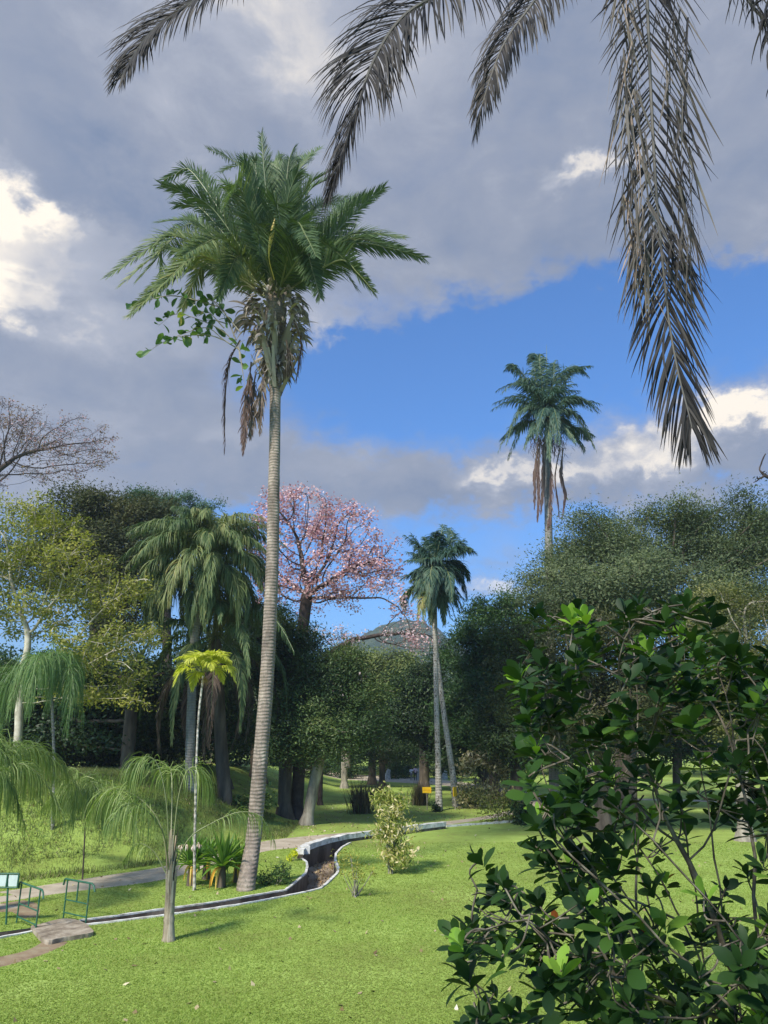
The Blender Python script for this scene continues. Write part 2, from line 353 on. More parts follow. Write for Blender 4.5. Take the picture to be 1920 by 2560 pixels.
# ================================================================ THE SETTING
def sm(x): x = np.clip(x, 0, 1); return x * x * (3 - 2 * x)
def pathy(x): return np.interp(x, [-40, -14, -9.4, -6.2, -1.2, 7, 20, 40], [20, 26.8, 31.3, 39.7, 44.0, 52.5, 60, 75])
def hgt(x, y):
    x = np.asarray(x, float); y = np.asarray(y, float)
    bank = 3.1 * sm((y - pathy(x) - 1.6) / 9.5) * sm((-x - 4.5) / 9.0) * (1 - .6 * sm((y - 60) / 60))
    knoll = 3.0 * (1 - sm((y + 3) / 16.0))                    # the rise the photographer stands on
    roll = .10 * np.sin(x * .21 + 1) * np.cos(y * .17) * sm((np.abs(y - 31) - 14) / 8) * sm((y - 12) / 6)
    far = .15 * sm((y - 66) / 30) * sm((x + 30) / 40) + 14 * sm((y - 150) / 500)
    return bank + knoll + roll + far
def GP(px, py, z=0.0): g = G(px, py, z); return (float(g[0]), float(g[1]))
def GH(px, py):                              # terrain point seen at a pixel
    d = ray(px, py); t = 5.0
    for _ in range(4000):
        p = np.array([0, 0, H]) + d * t
        if p[2] <= hgt(p[0], p[1]): break
        t += .05
    return p
def fine(pl, n):
    return [tuple(p) for p in spline([(a, b, 0) for a, b in pl], n)[:, :2]]

# outlines, ground level, metres
FARB = [GP(*p) for p in [(-60, 2338), (60, 2322), (199, 2302), (300, 2290), (380, 2278), (508, 2261), (600, 2246), (685, 2231), (717, 2226), (740, 2207), (767, 2184), (771, 2168), (769, 2155), (757, 2147)]]
WALL = [GP(*p) for p in [(766, 2137), (790, 2126), (830, 2114), (871, 2105), (935, 2096), (998, 2088), (1060, 2079), (1115, 2072)]]
NEARB = [GP(*p) for p in [(-60, 2357), (0, 2345), (85, 2328), (231, 2311), (380, 2293), (437, 2285), (586, 2264), (680, 2247), (760, 2231), (797, 2222), (812, 2211), (840, 2184), (843, 2172), (835, 2150), (837, 2135), (852, 2119), (874, 2107)]]
chan = FARB + WALL[:4] + NEARB[::-1][1:]
def offset(pl, d):
    a = np.asarray(pl, float); t = nrm(np.gradient(a, axis=0)); return a + np.stack([-t[:, 1], t[:, 0]], 1) * d
path_far = fine([(-40, 21.2), GP(-200, 2250), GP(0, 2229), GP(104, 2214), GP(191, 2200), GP(289, 2185), GP(399, 2168), GP(540, 2133), GP(660, 2103), GP(780, 2089), GP(914, 2077), GP(1030, 2062), GP(1190, 2041), GP(1300, 2020), GP(1420, 1992), (34, 66), (60, 72)], 90)
path_near = fine([(-40, 18.8), GP(-200, 2284), GP(0, 2256), GP(139, 2235), GP(231, 2223), GP(405, 2200), GP(540, 2162), GP(665, 2128), GP(752, 2118), GP(800, 2108), GP(871, 2096), GP(998, 2076), GP(1106, 2063), GP(1203, 2048), GP(1320, 2027), GP(1450, 1997), (36, 63), (61, 69)], 90)
path_poly = path_far + path_near[::-1]
fp_a = fine([GP(700, 1930), GP(790, 1936), GP(895, 1939), GP(1043, 1947), GP(1127, 1955), GP(1250, 1972), GP(1420, 1992), GP(1600, 2010)], 60)
fp_b = fine([GP(700, 1941), GP(790, 1948), GP(895, 1953), GP(1043, 1960), GP(1127, 1968), GP(1250, 1993), GP(1330, 2018), GP(1420, 2020)], 60)
far_poly = fp_a + fp_b[::-1]
dirt_poly = fine([GP(112, 2344), GP(150, 2352), GP(168, 2358), GP(120, 2382), GP(60, 2402), GP(0, 2418), GP(-90, 2435), GP(-90, 2412), GP(0, 2392), GP(60, 2378), GP(95, 2362), GP(112, 2346)], 40)[:-1]
dirt2_poly = [GP(-60, 2262), GP(0, 2259), GP(60, 2250), GP(92, 2258), GP(100, 2275), GP(96, 2293), GP(60, 2296), GP(30, 2280), GP(-30, 2281)]

def inside(pt, poly):
    x, y = pt; c = False; j = len(poly) - 1
    for i in range(len(poly)):
        xi, yi = poly[i]; xj, yj = poly[j]
        if (yi > y) != (yj > y) and x < (xj - xi) * (y - yi) / (yj - yi) + xi: c = not c
        j = i
    return c
def inside_np(X, poly):
    p = np.asarray(poly); x, y = X[:, 0], X[:, 1]; c = np.zeros(len(X), bool); j = len(p) - 1
    for i in range(len(p)):
        xi, yi = p[i]; xj, yj = p[j]
        with np.errstate(divide='ignore', invalid='ignore'):
            k = ((yi > y) != (yj > y)) & (x < (xj - xi) * (y - yi) / (yj - yi + 1e-12) + xi)
        c ^= k; j = i
    return c
rg = np.random.default_rng(5)
xs = np.concatenate([-np.geomspace(60, 2600, 14)[::-1], np.arange(-50, 50.1, 1.6), np.geomspace(60, 2600, 14)])
ys = np.concatenate([[-60, -30, -14], np.arange(-6, 112, 1.6), np.geomspace(120, 4200, 18)])
gx, gy = np.meshgrid(xs, ys); pts = np.stack([gx.ravel(), gy.ravel()], 1)
near_ = (np.abs(pts[:, 0]) < 49) & (pts[:, 1] > -4) & (pts[:, 1] < 110); pts[near_] += rg.uniform(-.35, .35, (near_.sum(), 2))
polys = [chan, path_poly, far_poly, dirt_poly, dirt2_poly]
cv = [Vector(p) for p in pts.tolist()]; ce = []
for pl in polys:
    b0 = len(cv); cv += [Vector(p) for p in pl]; ce += [(b0 + i, b0 + (i + 1) % len(pl)) for i in range(len(pl))]
ov, oe, of, *_ = geometry.delaunay_2d_cdt(cv, ce, [], 0, 1e-4)
OV = np.array([(v.x, v.y) for v in ov]); OF = np.array([list(f) for f in of]); CEN = OV[OF].mean(1)
Z = hgt(OV[:, 0], OV[:, 1]); V3 = np.column_stack([OV, Z])
in_ch, in_p, in_f, in_d, in_d2 = (inside_np(CEN, p) for p in polys)

def grass_mat():
    m = bpy.data.materials.new('lawn'); m.use_nodes = True; t = m.node_tree; b = t.nodes['Principled BSDF']
    n1 = _noise(t, .22, 5, .6); n2 = _noise(t, 2.2, 6, .7); n3 = _noise(t, 22, 4, .7)
    def mul(a, k): q = t.nodes.new('ShaderNodeMath'); q.operation = 'MULTIPLY'; t.links.new(a, q.inputs[0]); q.inputs[1].default_value = k; return q.outputs[0]
    def add(a, c): q = t.nodes.new('ShaderNodeMath'); q.operation = 'ADD'; t.links.new(a, q.inputs[0]); t.links.new(c, q.inputs[1]); return q.outputs[0]
    f = add(add(mul(n1.outputs['Fac'], .50), mul(n2.outputs['Fac'], .28)), mul(n3.outputs['Fac'], .22))
    c = _ramp(t, f, [(.33, (.20, .19, .07)), (.42, (.215, .26, .060)), (.51, (.262, .355, .072)), (.62, (.36, .47, .12))])
    t.links.new(c, b.inputs['Base Color']); b.inputs['Roughness'].default_value = .9; b.inputs['Specular IOR Level'].default_value = .15
    bp = t.nodes.new('ShaderNodeBump'); bp.inputs['Strength'].default_value = .7; bp.inputs['Distance'].default_value = .03
    t.links.new(n3.outputs['Fac'], bp.inputs['Height']); t.links.new(bp.outputs[0], b.inputs['Normal'])
    return m
M_LAWN = grass_mat()
M_PATH = mat('worn_asphalt', [(.3, (.30, .245, .18)), (.5, (.41, .345, .26)), (.7, (.50, .43, .34))], 1.3, .9, .4, 30, detail=9)
M_DIRT = mat('trodden_earth', [(.3, (.17, .115, .07)), (.5, (.26, .19, .12)), (.7, (.31, .26, .17))], 2.5, .95, .6, 16)
def surf(name, sel, m):
    f = OF[sel]; mb = MB(); u, inv = np.unique(f, return_inverse=True); mb.add(V3[u], inv.reshape(f.shape)); return tag(mb.build(name, m, smooth=True), kind='structure')
surf('ground', ~(in_ch | in_p | in_f | in_d | in_d2), M_LAWN)
surf('path', in_p & ~in_ch, M_PATH); surf('far_path', in_f & ~in_p & ~in_ch, M_PATH); surf('dirt_path', (in_d | in_d2) & ~in_ch & ~in_p, M_DIRT)

# --- drainage channel: floor, walls, white kerbs
M_CONC = mat('stained_concrete', [(.32, (.035, .028, .020)), (.48, (.095, .075, .055)), (.60, (.18, .15, .115)), (.72, (.36, .32, .25))], 1.4, .9, .5, 9, (1, 1, .35), 8)
M_FLOOR = mat('wet_silt', [(.3, (.20, .145, .10)), (.55, (.34, .26, .185)), (.72, (.48, .40, .31))], 1.1, .75, .5, 12, detail=8)
M_WHITE = mat('weathered_whitewash', [(.30, (.20, .18, .15)), (.43, (.48, .46, .42)), (.6, (.70, .69, .66))], 3.5, .85, .3, 20, detail=7)
ch = thing('drainage_channel', 'open concrete drainage channel with thin white painted kerbs crossing the lawn', 'drainage channel', (*FARB[6], 0))
DEP = .60
mb = MB(); cvs = [Vector(p) for p in chan]; tri = geometry.tessellate_polygon([[Vector((*p, 0)) for p in chan]])
mb.add([(p[0], p[1], -DEP + .02) for p in chan], [list(t_) for t_ in tri]); mb.build('channel_floor', M_FLOOR, ch)
def strip(mb, pl, z0, z1, sub=.6):
    a = np.asarray(pl, float); n = max(len(a), int(np.linalg.norm(np.diff(a, axis=0), axis=1).sum() / sub))
    d = np.concatenate([[0], np.cumsum(np.linalg.norm(np.diff(a, axis=0), axis=1))]); q = np.unique(np.concatenate([np.linspace(0, d[-1], n), d]))
    p = np.stack([np.interp(q, d, a[:, 0]), np.interp(q, d, a[:, 1])], 1); m = len(p)
    V = np.concatenate([np.column_stack([p, np.full(m, z0)]), np.column_stack([p, np.full(m, z1)])]); i = np.arange(m - 1)
    mb.add(V, np.stack([i, i + 1, i + 1 + m, i + m], 1)); return p
def kerb(mb, pl, wd, z0, z1, rng, side=1, rough=.012, sub=.35):
    a = np.asarray(pl, float); d = np.concatenate([[0], np.cumsum(np.linalg.norm(np.diff(a, axis=0), axis=1))]); q = np.unique(np.concatenate([np.arange(0, d[-1], sub), d]))
    p = np.stack([np.interp(q, d, a[:, 0]), np.interp(q, d, a[:, 1])], 1); o = offset(p, wd * side); m = len(p)
    j = lambda k: rng.normal(size=(m, k)) * rough
    i1 = p + j(2) * .6; o1 = o + j(2); zt = z1 + j(1)[:, 0]
    col = [np.column_stack([i1, np.full(m, z0)]), np.column_stack([i1, zt]), np.column_stack([o1, zt + j(1)[:, 0] * .5]), np.column_stack([o1, np.full(m, z0)])]
    V = np.stack(col, 1).reshape(-1, 3); f = []
    for k in range(m - 1):
        for c in range(3): f.append([4 * k + c, 4 * k + c + 1, 4 * k + 4 + c + 1, 4 * k + 4 + c])
    f += [[0, 1, 2, 3], [4 * m - 1, 4 * m - 2, 4 * m - 3, 4 * m - 4]]; mb.add(V, f)
rk = np.random.default_rng(8)
mb = MB(); strip(mb, FARB, -DEP, -.014); mb.build('channel_wall', M_CONC, ch)
mb = MB(); strip(mb, NEARB, -DEP, -.062); mb.build('channel_wall', M_CONC, ch)
mb = MB(); kerb(mb, FARB[2:], .09, -.012, .03, rk, 1, .004); mb.build('kerb', M_WHITE, ch)
mb = MB(); kerb(mb, NEARB, .10, -.06, .04, rk, -1, .004); mb.build('kerb', M_WHITE, ch)
mb = MB(); kerb(mb, [GP(1117, 2068), GP(1180, 2063), GP(1267, 2057), GP(1400, 2046)], .14, -.1, .10, rk, 1); mb.build('kerb', M_WHITE, ch)
# debris on the channel floor
mb = MB(); q = []
while len(q) < 500:
    p = rg.uniform([-8, 24], [0, 41])
    if inside(p, chan): q.append([*p, -DEP + .05 + rg.uniform(0, .03)])
cards(mb, rg, np.array(q), .16, .08, rg.uniform(0, 1, 500), 6); mb.build('fallen_leaves', leafmat('dead_leaf', [(0, (.06, .04, .02)), (.5, (.20, .13, .06)), (1, (.42, .33, .18))], 0), ch)['kind'] = 'stuff'

# --- retaining wall with the thick white cap
rw = thing('retaining_wall', 'dark stained retaining wall with thick white painted cap beside the path', 'retaining wall', (*WALL[3], 0))
mb = MB(); WL = [FARB[-1]] + WALL
kerb(mb, WL, .26, -DEP, .16, rk, 1, .006); mb.build('wall', M_CONC, rw)
cap_line = offset(WL, -.03)
mb = MB(); kerb(mb, cap_line, .36, .14, .36, rk, 1, .014, .5); mb.build('cap', M_WHITE, rw)
mb = MB(); box(mb, (*(np.array(WL[0]) * .4 + np.array(WL[1]) * .6 + [-.05, .1]), .1), .40, .45, .32, .3); mb.build('end_block', M_WHITE, rw)

# --- distant forested hill
def hill():
    mb = MB(); nx, ny = 260, 40; u = np.linspace(-900, 900, nx); v = np.linspace(700, 1500, ny); X, Y = np.meshgrid(u, v)
    r = np.random.default_rng(2); crest = 60 + 62 * np.exp(-(np.abs(X - P(945, 1516, 950)[0]) / 95) ** 2.2) + 52 * np.exp(-((X - 70) / 90) ** 2) + 40 * np.exp(-((X + 500) / 300) ** 2) + 50 * np.exp(-((X - 600) / 260) ** 2)
    Zh = crest * sm((Y - 700) / 260) * (1 - .3 * sm((Y - 1000) / 400)); rough = sum(np.sin(X * f_ + r.uniform(0, 6)) * np.cos(Y * f_ * 1.3 + r.uniform(0, 6)) * a_ for f_, a_ in ((.02, 5), (.05, 3), (.11, 2), (.27, 1.2))) + r.normal(size=X.shape) * 2.6
    Zh += rough * sm((Y - 720) / 100); V = np.stack([X, Y, Zh - 5], -1).reshape(-1, 3); i = np.arange(ny - 1)[:, None] * nx; j = np.arange(nx - 1)[None]
    mb.add(V, np.stack([i + j, i + j + 1, i + nx + j + 1, i + nx + j], -1).reshape(-1, 4)); return mb.build('hill', mat('forest_hill', [(.35, (.018, .035, .014)), (.5, (.035, .058, .022)), (.65, (.07, .085, .035))], .06, .95, 1, .12, bdist=6, detail=9), None)
tag(hill(), kind='structure')
# ================================================================ PALMS
M_FROND = leafmat('palm_leaf', [(0, (.020, .042, .018)), (.5, (.075, .118, .046)), (.8, (.17, .19, .070)), (1, (.30, .26, .10))], .22, .5, .25)
M_FROND_BLUE = leafmat('royal_palm_leaf', [(0, (.020, .050, .040)), (.5, (.050, .095, .068)), (1, (.12, .16, .09))], .22, .5, .25)
M_RIB = leafmat('palm_midrib', [(0, (.06, .085, .03)), (.5, (.13, .15, .06)), (1, (.26, .24, .12))], 0, .5, .5)
M_DRY = leafmat('dry_frond', [(0, (.035, .024, .018)), (.4, (.10, .07, .052)), (.75, (.21, .165, .13)), (1, (.34, .28, .22))], .25, .7, .2, (1.1, 1, .8))
M_RED = leafmat('reddish_dry_frond', [(0, (.05, .030, .028)), (.5, (.13, .082, .070)), (1, (.24, .17, .135))], .25, .7, .2, (1.1, 1, .8))
M_BOOT = leafmat('leaf_sheath', [(0, (.07, .055, .045)), (.4, (.22, .185, .155)), (.8, (.38, .335, .29)), (1, (.52, .47, .41))], 0, .85, .2)
M_TRUNK = ringed('ringed_palm_bark', [(.30, (.09, .070, .058)), (.44, (.20, .160, .130)), (.58, (.32, .262, .215)), (.70, (.44, .38, .31))], 2.6, blotch=(.17, .145, .12))
M_ROYAL = ringed('pale_palm_bark', [(.30, (.20, .18, .15)), (.5, (.42, .39, .34)), (.68, (.56, .53, .47))], 1.6, blotch=(.10, .09, .07))
M_GREY = ringed('grey_palm_bark', [(.3, (.11, .105, .095)), (.5, (.21, .20, .185)), (.7, (.33, .31, .28))], 2.2)
M_DARKBARK = mat('dark_bark', [(.3, (.035, .028, .022)), (.5, (.085, .068, .052)), (.7, (.16, .13, .10))], 2.0, .95, .8, 7, (1, 1, .22), bdist=.04)
M_PALEBARK = mat('pale_bark', [(.3, (.13, .115, .09)), (.5, (.27, .24, .19)), (.7, (.42, .38, .31))], 2.4, .9, .6, 8, (1, 1, .3), bdist=.03)

def px_path(l, n): return spline([P(a, b, y) for a, b, y in l], n)
def green_frond(root, rng, path, Lmax, n, **k):
    mb, mr = MB(), MB(); mt = k.pop('mat', M_FROND); mtr = k.pop('rib', M_RIB); frond(mb, mr, rng, path, Lmax, n, **k)
    o = mb.build('frond', mt, root); return mr.build('midrib', mtr, o if False else root) if False else (o, _rib(mr, o, root, mtr))
def _rib(mr, o, root, mtr):                  # the midrib is a piece of its frond
    r_ = mr.build('midrib', mtr, root); r_.parent = o; return r_
def strap(mb, rng, p, d, L, w, droop, tint, seg=5, nrm_=None, taper=(.7, 1, .95, .7, .35, .03), foldv=.0):
    """a single strap-shaped blade"""
    p = np.array(p, float); d = nrm(np.array(d, float)); wv = np.cross(d, [0, 0, 1.0]) if nrm_ is None else np.cross(d, nrm_)
    if np.linalg.norm(wv) < .1: wv = rng.normal(size=3)
    wv = nrm(wv); rows = []
    tp = np.interp(np.linspace(0, 1, seg + 1), np.linspace(0, 1, len(taper)), taper)
    for s in range(seg + 1):
        h = wv * w * .5 * tp[s]; up = np.cross(wv, d)
        rows += [p - h + up * foldv * w * tp[s], p, p + h + up * foldv * w * tp[s]]
        d = nrm(d + np.array([0, 0, -1.0]) * droop / seg); wv = nrm(wv - d * (wv @ d)); p = p + d * L / seg
    f = []
    for s in range(seg): f += [[3 * s, 3 * s + 1, 3 * s + 4, 3 * s + 3], [3 * s + 1, 3 * s + 2, 3 * s + 5, 3 * s + 4]]
    mb.add(rows, f, tint)

# ---- the tall palm on the lawn
rp = np.random.default_rng(21)
Yb = 27.6
base = G(613, 2226)
T0 = [(613, 2226), (632, 2110), (643, 2000), (655, 1850), (667, 1700), (675, 1550), (681, 1400), (684, 1250), (687, 1100), (688, 1000), (690, 900), (690, 800), (688, 740)]
tpts = [P(a, b, Yb - .2 * 0) for a, b in T0]; tpts[0] = base
mm = mpp(650, 1700, Yb); tr = np.array([23, 19.5, 18.8, 18.2, 17.5, 16.8, 15.8, 14.6, 13.8, 13.5, 19, 26, 22]) * np.array([mpp(a, b, Yb) for a, b in T0])
big = thing('tall_palm', 'tallest palm with leaning ringed trunk, big upswept crown and shaggy dead leaf bases', 'palm tree', base)
mb = MB(); pp = spline(tpts, 90); rr_ = np.interp(np.linspace(0, 1, 90), np.linspace(0, 1, len(tr)), tr) * (1 + rp.normal(size=90) * .012)
pp[0, 2] -= .3; tube(mb, pp, rr_, 20); mb.build('trunk', M_TRUNK, big, True)
O = P(686, 745, Yb)
# (control px, py, dY), (tip px, py, dY), tint
FR = [((440, 590), (272, 690), -1.0, -2, .62), ((430, 620), (345, 700), .5, 1, .55), ((500, 640), (325, 790), -2.0, -4, .66), ((500, 560), (396, 556), 1.0, 2, .45), ((530, 520), (404, 462), -.5, -1.5, .35), ((480, 430), (410, 450), .3, .8, .4),
      ((610, 430), (520, 372), 1.0, 3, .5), ((600, 470), (560, 520), -3.0, -6, .5), ((650, 420), (600, 390), 3, 5, .55), ((660, 420), (652, 334), -1, -1.0, .2), ((700, 430), (642, 400), 2.5, 4, .5), ((690, 450), (700, 385), 4, 6, .6),
      ((720, 420), (735, 368), -.5, 0, .2), ((740, 430), (800, 370), 1, 2.5, .5), ((760, 480), (850, 415), -2, -3, .45), ((790, 520), (885, 500), 2, 4.5, .45), ((850, 570), (962, 468), 0, 0, .38), ((860, 520), (955, 480), 1.5, 3, .42),
      ((870, 590), (1008, 595), -1, -1.8, .5), ((880, 610), (1060, 645), .5, 1, .30), ((850, 650), (935, 730), -1.6, -3, .4), ((820, 640), (890, 720), 2, 4, .45), ((900, 600), (1000, 640), 2.4, 4.2, .35), ((640, 560), (650, 640), -3.4, -6.5, .42), ((740, 560), (790, 640), -3.4, -6.2, .35),
      ((560, 600), (455, 640), -3.0, -5.5, .55), ((690, 520), (700, 560), -3.5, -6.2, .3), ((520, 650), (455, 770), .8, 1.5, .7), ((780, 600), (870, 655), -3.2, -5, .35), ((600, 480), (540, 450), 4, 6.5, .5), ((690, 400), (770, 440), 5, 7, .5),
      ((760, 620), (800, 745), -2.0, -3.2, .3), ((600, 640), (545, 745), -2.2, -3.4, .45), ((720, 500), (745, 430), -2.5, -3.2, .3), ((640, 500), (610, 400), -2.2, -3, .3)]
FR += [((c[0] + rp.uniform(-22, 22), c[1] + rp.uniform(-16, 16)), (t_[0] * .9 + 686 * .1 + rp.uniform(-30, 30), t_[1] * .9 + 745 * .1 + rp.uniform(-25, 25)), dc + rp.uniform(.4, 1.6), dt + rp.uniform(.8, 2.6), ti + rp.uniform(-.1, .1)) for c, t_, dc, dt, ti in FR[:20]]
for c, t_, dc, dt, ti in FR:
    Pc = P(*c, Yb + dc); Pt = P(*t_, Yb + dt); a = O + (Pc - O) * .06 + rp.normal(size=3) * .12
    path = resample(spline([a, a * .55 + Pc * .45 + np.array([0, 0, .05]), Pc, Pc * .45 + Pt * .55 + np.array([0, 0, .16]), Pt], 60), 28)
    green_frond(big, rp, path, 1.12, 150, wd=.05, droop=.14, vee=.32, a0=54, a1=24, start=.10, rr=.05, tint=ti, tvar=.10, jit=.06, roll=rp.choice([-1, 1]) * rp.uniform(.35, .95), plume=.05, prof=lambda x: np.minimum(1, .45 + 3 * x) * np.clip(1.2 * (1 - x) + .30, 0, 1) ** .8)
# spear of new leaf and the yellow flower stalk
mb, mr = MB(), MB(); tube(mr, px_path([(686, 700, Yb - 1.5), (672, 640, Yb - 2.4), (682, 575, Yb - 3.0), (688, 545, Yb - 3.2)], 14), [.02] * 5 + [.04, .065, .08, .085, .075, .06, .04, .03, .015], 7, .5)
mr.build('flower_stalk', leafmat('flower_yellow', [(0, (.50, .38, .10)), (1, (.65, .52, .2))], 0), big, True)
# dead boots: sheaths, stubs, fibres in a skirt below the crown
mb = MB(); ax = lambda py: P(689, py, Yb)
for k in range(620):
    py = rp.uniform(735, 940); a = rp.uniform(0, 2 * PI); rad = np.interp(py, [735, 790, 850, 910, 970], [1.15, 1.6, 1.15, .5, .28]) * rp.uniform(.55, 1)
    out = np.array([math.cos(a), math.sin(a), 0]); p = ax(py) + out * rad
    d = out * rp.uniform(.35, 1.3) + np.array([0, 0, rp.uniform(-.7, 1.1)])
    L_ = rp.uniform(.3, 1.05); strap(mb, rp, p - out * .2, d, L_, rp.uniform(.05, .24), rp.uniform(1.0, 3.4), np.clip(rp.normal(.55, .25), 0, 1), 6, rp.normal(size=3) * .5 + out, foldv=rp.uniform(-.3, .3))
for k in range(46):                          # upward fanned stubs of the sawn leaf bases
    a = rp.uniform(0, 2 * PI); out = np.array([math.cos(a), math.sin(a), 0]); py = rp.uniform(860, 985)
    strap(mb, rp, ax(py) + out * .28, out * .55 + np.array([0, 0, 1]), rp.uniform(1.0, 1.9), rp.uniform(.14, .26), rp.uniform(-.1, .25), rp.uniform(.35, .85), 4, out, (1, .9, .8, .6))
mb.build('leaf_sheaths', M_BOOT, big)
for l, n_, ti, mt in (([(600, 850, Yb - .8), (574, 905, Yb - .8), (563, 1000, Yb - .7), (562, 1128, Yb - .7)], 46, .45, M_RED), ([(628, 905, Yb - .6), (622, 960, Yb - .6), (612, 1050, Yb - .5), (608, 1130, Yb - .5)], 40, .4, M_RED),
                      ([(640, 930, Yb - .4), (632, 980, Yb - .4), (630, 1040, Yb - .3), (626, 1092, Yb - .3)], 26, .5, M_DRY), ([(662, 930, Yb - .7), (652, 990, Yb - .7), (650, 1080, Yb - .6)], 24, .5, M_DRY),
                      ([(735, 800, Yb - .8), (752, 850, Yb - .8), (748, 900, Yb - .7), (740, 950, Yb - .6)], 26, .2, M_DRY), ([(716, 850, Yb - .8), (722, 900, Yb - .8), (712, 935, Yb - .7)], 20, .5, M_DRY)):
    green_frond(big, rp, px_path(l, 20), .75, n_ * 2, wd=.045, droop=1.2, a0=40, a1=16, start=.15, rr=.035, tint=ti, jit=.16, mat=mt, rib=M_DRY, tvar=.2)

# ---- the fig-like seedling growing out of its head
def twig_plant(name, label, cat, origin, branches, leaf, bark, rng, lsize=.2, every=.16, parent=None, rad=.03, group=None, wr=.62):
    th = thing(name, label, cat, origin, group); mb, ml = MB(), MB()
    for l in branches:
        p = spline([np.asarray(q) for q in l], 22); tube(mb, p, np.linspace(rad, .006, 22), 5)
        d = np.concatenate([[0], np.cumsum(np.linalg.norm(np.diff(p, axis=0), axis=1))]); L_ = np.arange(d[-1] * .35, d[-1], every)
        for s in L_:
            q = np.array([np.interp(s, d, p[:, k]) for k in range(3)]); v = rng.normal(size=3); v[2] -= .5; v = nrm(v)
            oval(ml, rng, q + v * .06, v, lsize * rng.uniform(.7, 1.2), lsize * wr * rng.uniform(.8, 1.15), rng.uniform(0, 1))
    mb.build('branches', bark, th); ml.build('leaves', leaf, th); return th
def oval(mb, rng, p, d, L, W, tint, fold=.12, N=None, bend=.25):
    """a rounded leaf with a midrib fold: 2 x 4 quads"""
    d = nrm(np.asarray(d, float)); N = nrm(rng.normal(size=3) + [0, 0, .8]) if N is None else N
    s = nrm(np.cross(d, N)); N = np.cross(s, d); ts = [0, .2, .45, .7, .88, 1]; ws = [.04, .5, .92, 1.0, .62, .02]; V = []
    for t, w_ in zip(ts, ws):
        c = p + d * L * t - N * bend * L * t * t; V += [c - s * W * .5 * w_ + N * fold * W * w_, c, c + s * W * .5 * w_ + N * fold * W * w_]
    f = []
    for k in range(5): f += [[3 * k, 3 * k + 1, 3 * k + 4, 3 * k + 3], [3 * k + 1, 3 * k + 2, 3 * k + 5, 3 * k + 4]]
    mb.add(V, f, tint)
M_EPI = leafmat('fig_leaf', [(0, (.03, .07, .02)), (.6, (.07, .14, .04)), (.93, (.12, .2, .05)), (1, (.35, .28, .05))], .35, .4)
eb = lambda a, b: P(a, b, Yb - 1.2)
twig_plant('fig_seedling', 'leafy fig branches sprouting sideways from the dead leaf bases of the tallest palm', 'plant', eb(600, 875),
           [[eb(600, 875), eb(560, 850), eb(520, 820), eb(470, 830), eb(400, 860), eb(362, 888)], [eb(600, 875), eb(560, 830), eb(500, 800), eb(440, 785), eb(395, 815)], [eb(560, 850), eb(520, 838), eb(455, 840), eb(430, 850)],
            [eb(590, 850), eb(555, 770), eb(510, 745), eb(480, 760)], [eb(570, 810), eb(530, 800), eb(490, 805)], [eb(600, 900), eb(598, 860), eb(612, 850)], [eb(560, 820), eb(520, 780), eb(490, 790)],
            [eb(600, 830), eb(540, 760), eb(500, 742)], [eb(560, 770), eb(440, 740), eb(370, 750), eb(322, 762)], [eb(600, 880), eb(607, 930), eb(612, 965)]], M_EPI, M_PALEBARK, rp, .42, .14)

# ---- generic palm with a crown of fronds about a centre
def ring_palm(name, label, trunk, radii, O_, n, reach, seed, Lm, nl, bark, mt, up=(-.6, 1.2), sag=.5, wd=.05, group=None, plume=.0, droop=.5, tint=.5, dead=0, deadlen=3.0, rr=.035, vee=.3, k=12, az0=None, tvar=.12, lowdry=0):
    rng = np.random.default_rng(seed); th = thing(name, label, 'palm tree', trunk[0], group); mb = MB()
    pp = spline(trunk, 50); pp[0, 2] -= .3; tube(mb, pp, np.interp(np.linspace(0, 1, 50), np.linspace(0, 1, len(radii)), radii), k); mb.build('trunk', bark, th, True)
    for i in range(n):
        u = (i + .5) / n; el = up[1] + (up[0] - up[1]) * u + rng.normal() * .08; a = (i * 2.39996 + (az0 or 0)) + rng.normal() * .15; r_ = reach * rng.uniform(.85, 1.1)
        out = np.array([math.cos(a), math.sin(a), 0]); p0 = O_ + out * .1
        c1 = p0 + (out * math.cos(el) + np.array([0, 0, math.sin(el)])) * r_ * .5
        tip = c1 + (out * math.cos(el - sag * 1.2) + np.array([0, 0, math.sin(el - sag * 1.2)])) * r_ * .25; e2 = el - sag * 2.6; tip = tip + (out * max(-.1, math.cos(e2)) + np.array([0, 0, math.sin(e2)])) * r_ * .38
        mid = c1 * .5 + p0 * .5; path = bez([p0, c1, c1 + (c1 - mid) * .55, tip], 20)
        dry = i >= n - lowdry
        green_frond(th, rng, path, Lm, nl, wd=wd, droop=droop, vee=vee, plume=plume, rr=rr, tint=np.clip(tint + rng.normal() * .12, 0, 1), mat=M_DRY if dry else mt, tvar=tvar)
    for i in range(dead):
        a = rng.uniform(0, 2 * PI); out = np.array([math.cos(a), math.sin(a), 0]) * .5; L_ = deadlen * rng.uniform(.7, 1.1)
        green_frond(th, rng, spline([O_ + out * .4, O_ + out + [0, 0, -L_ * .3], O_ + out * .9 + [0, 0, -L_]], 14), Lm * .4, nl // 2, wd=wd, droop=1.2, a0=25, a1=12, tint=.45, mat=M_RED, rib=M_DRY, jit=.15, rr=rr)
    return th
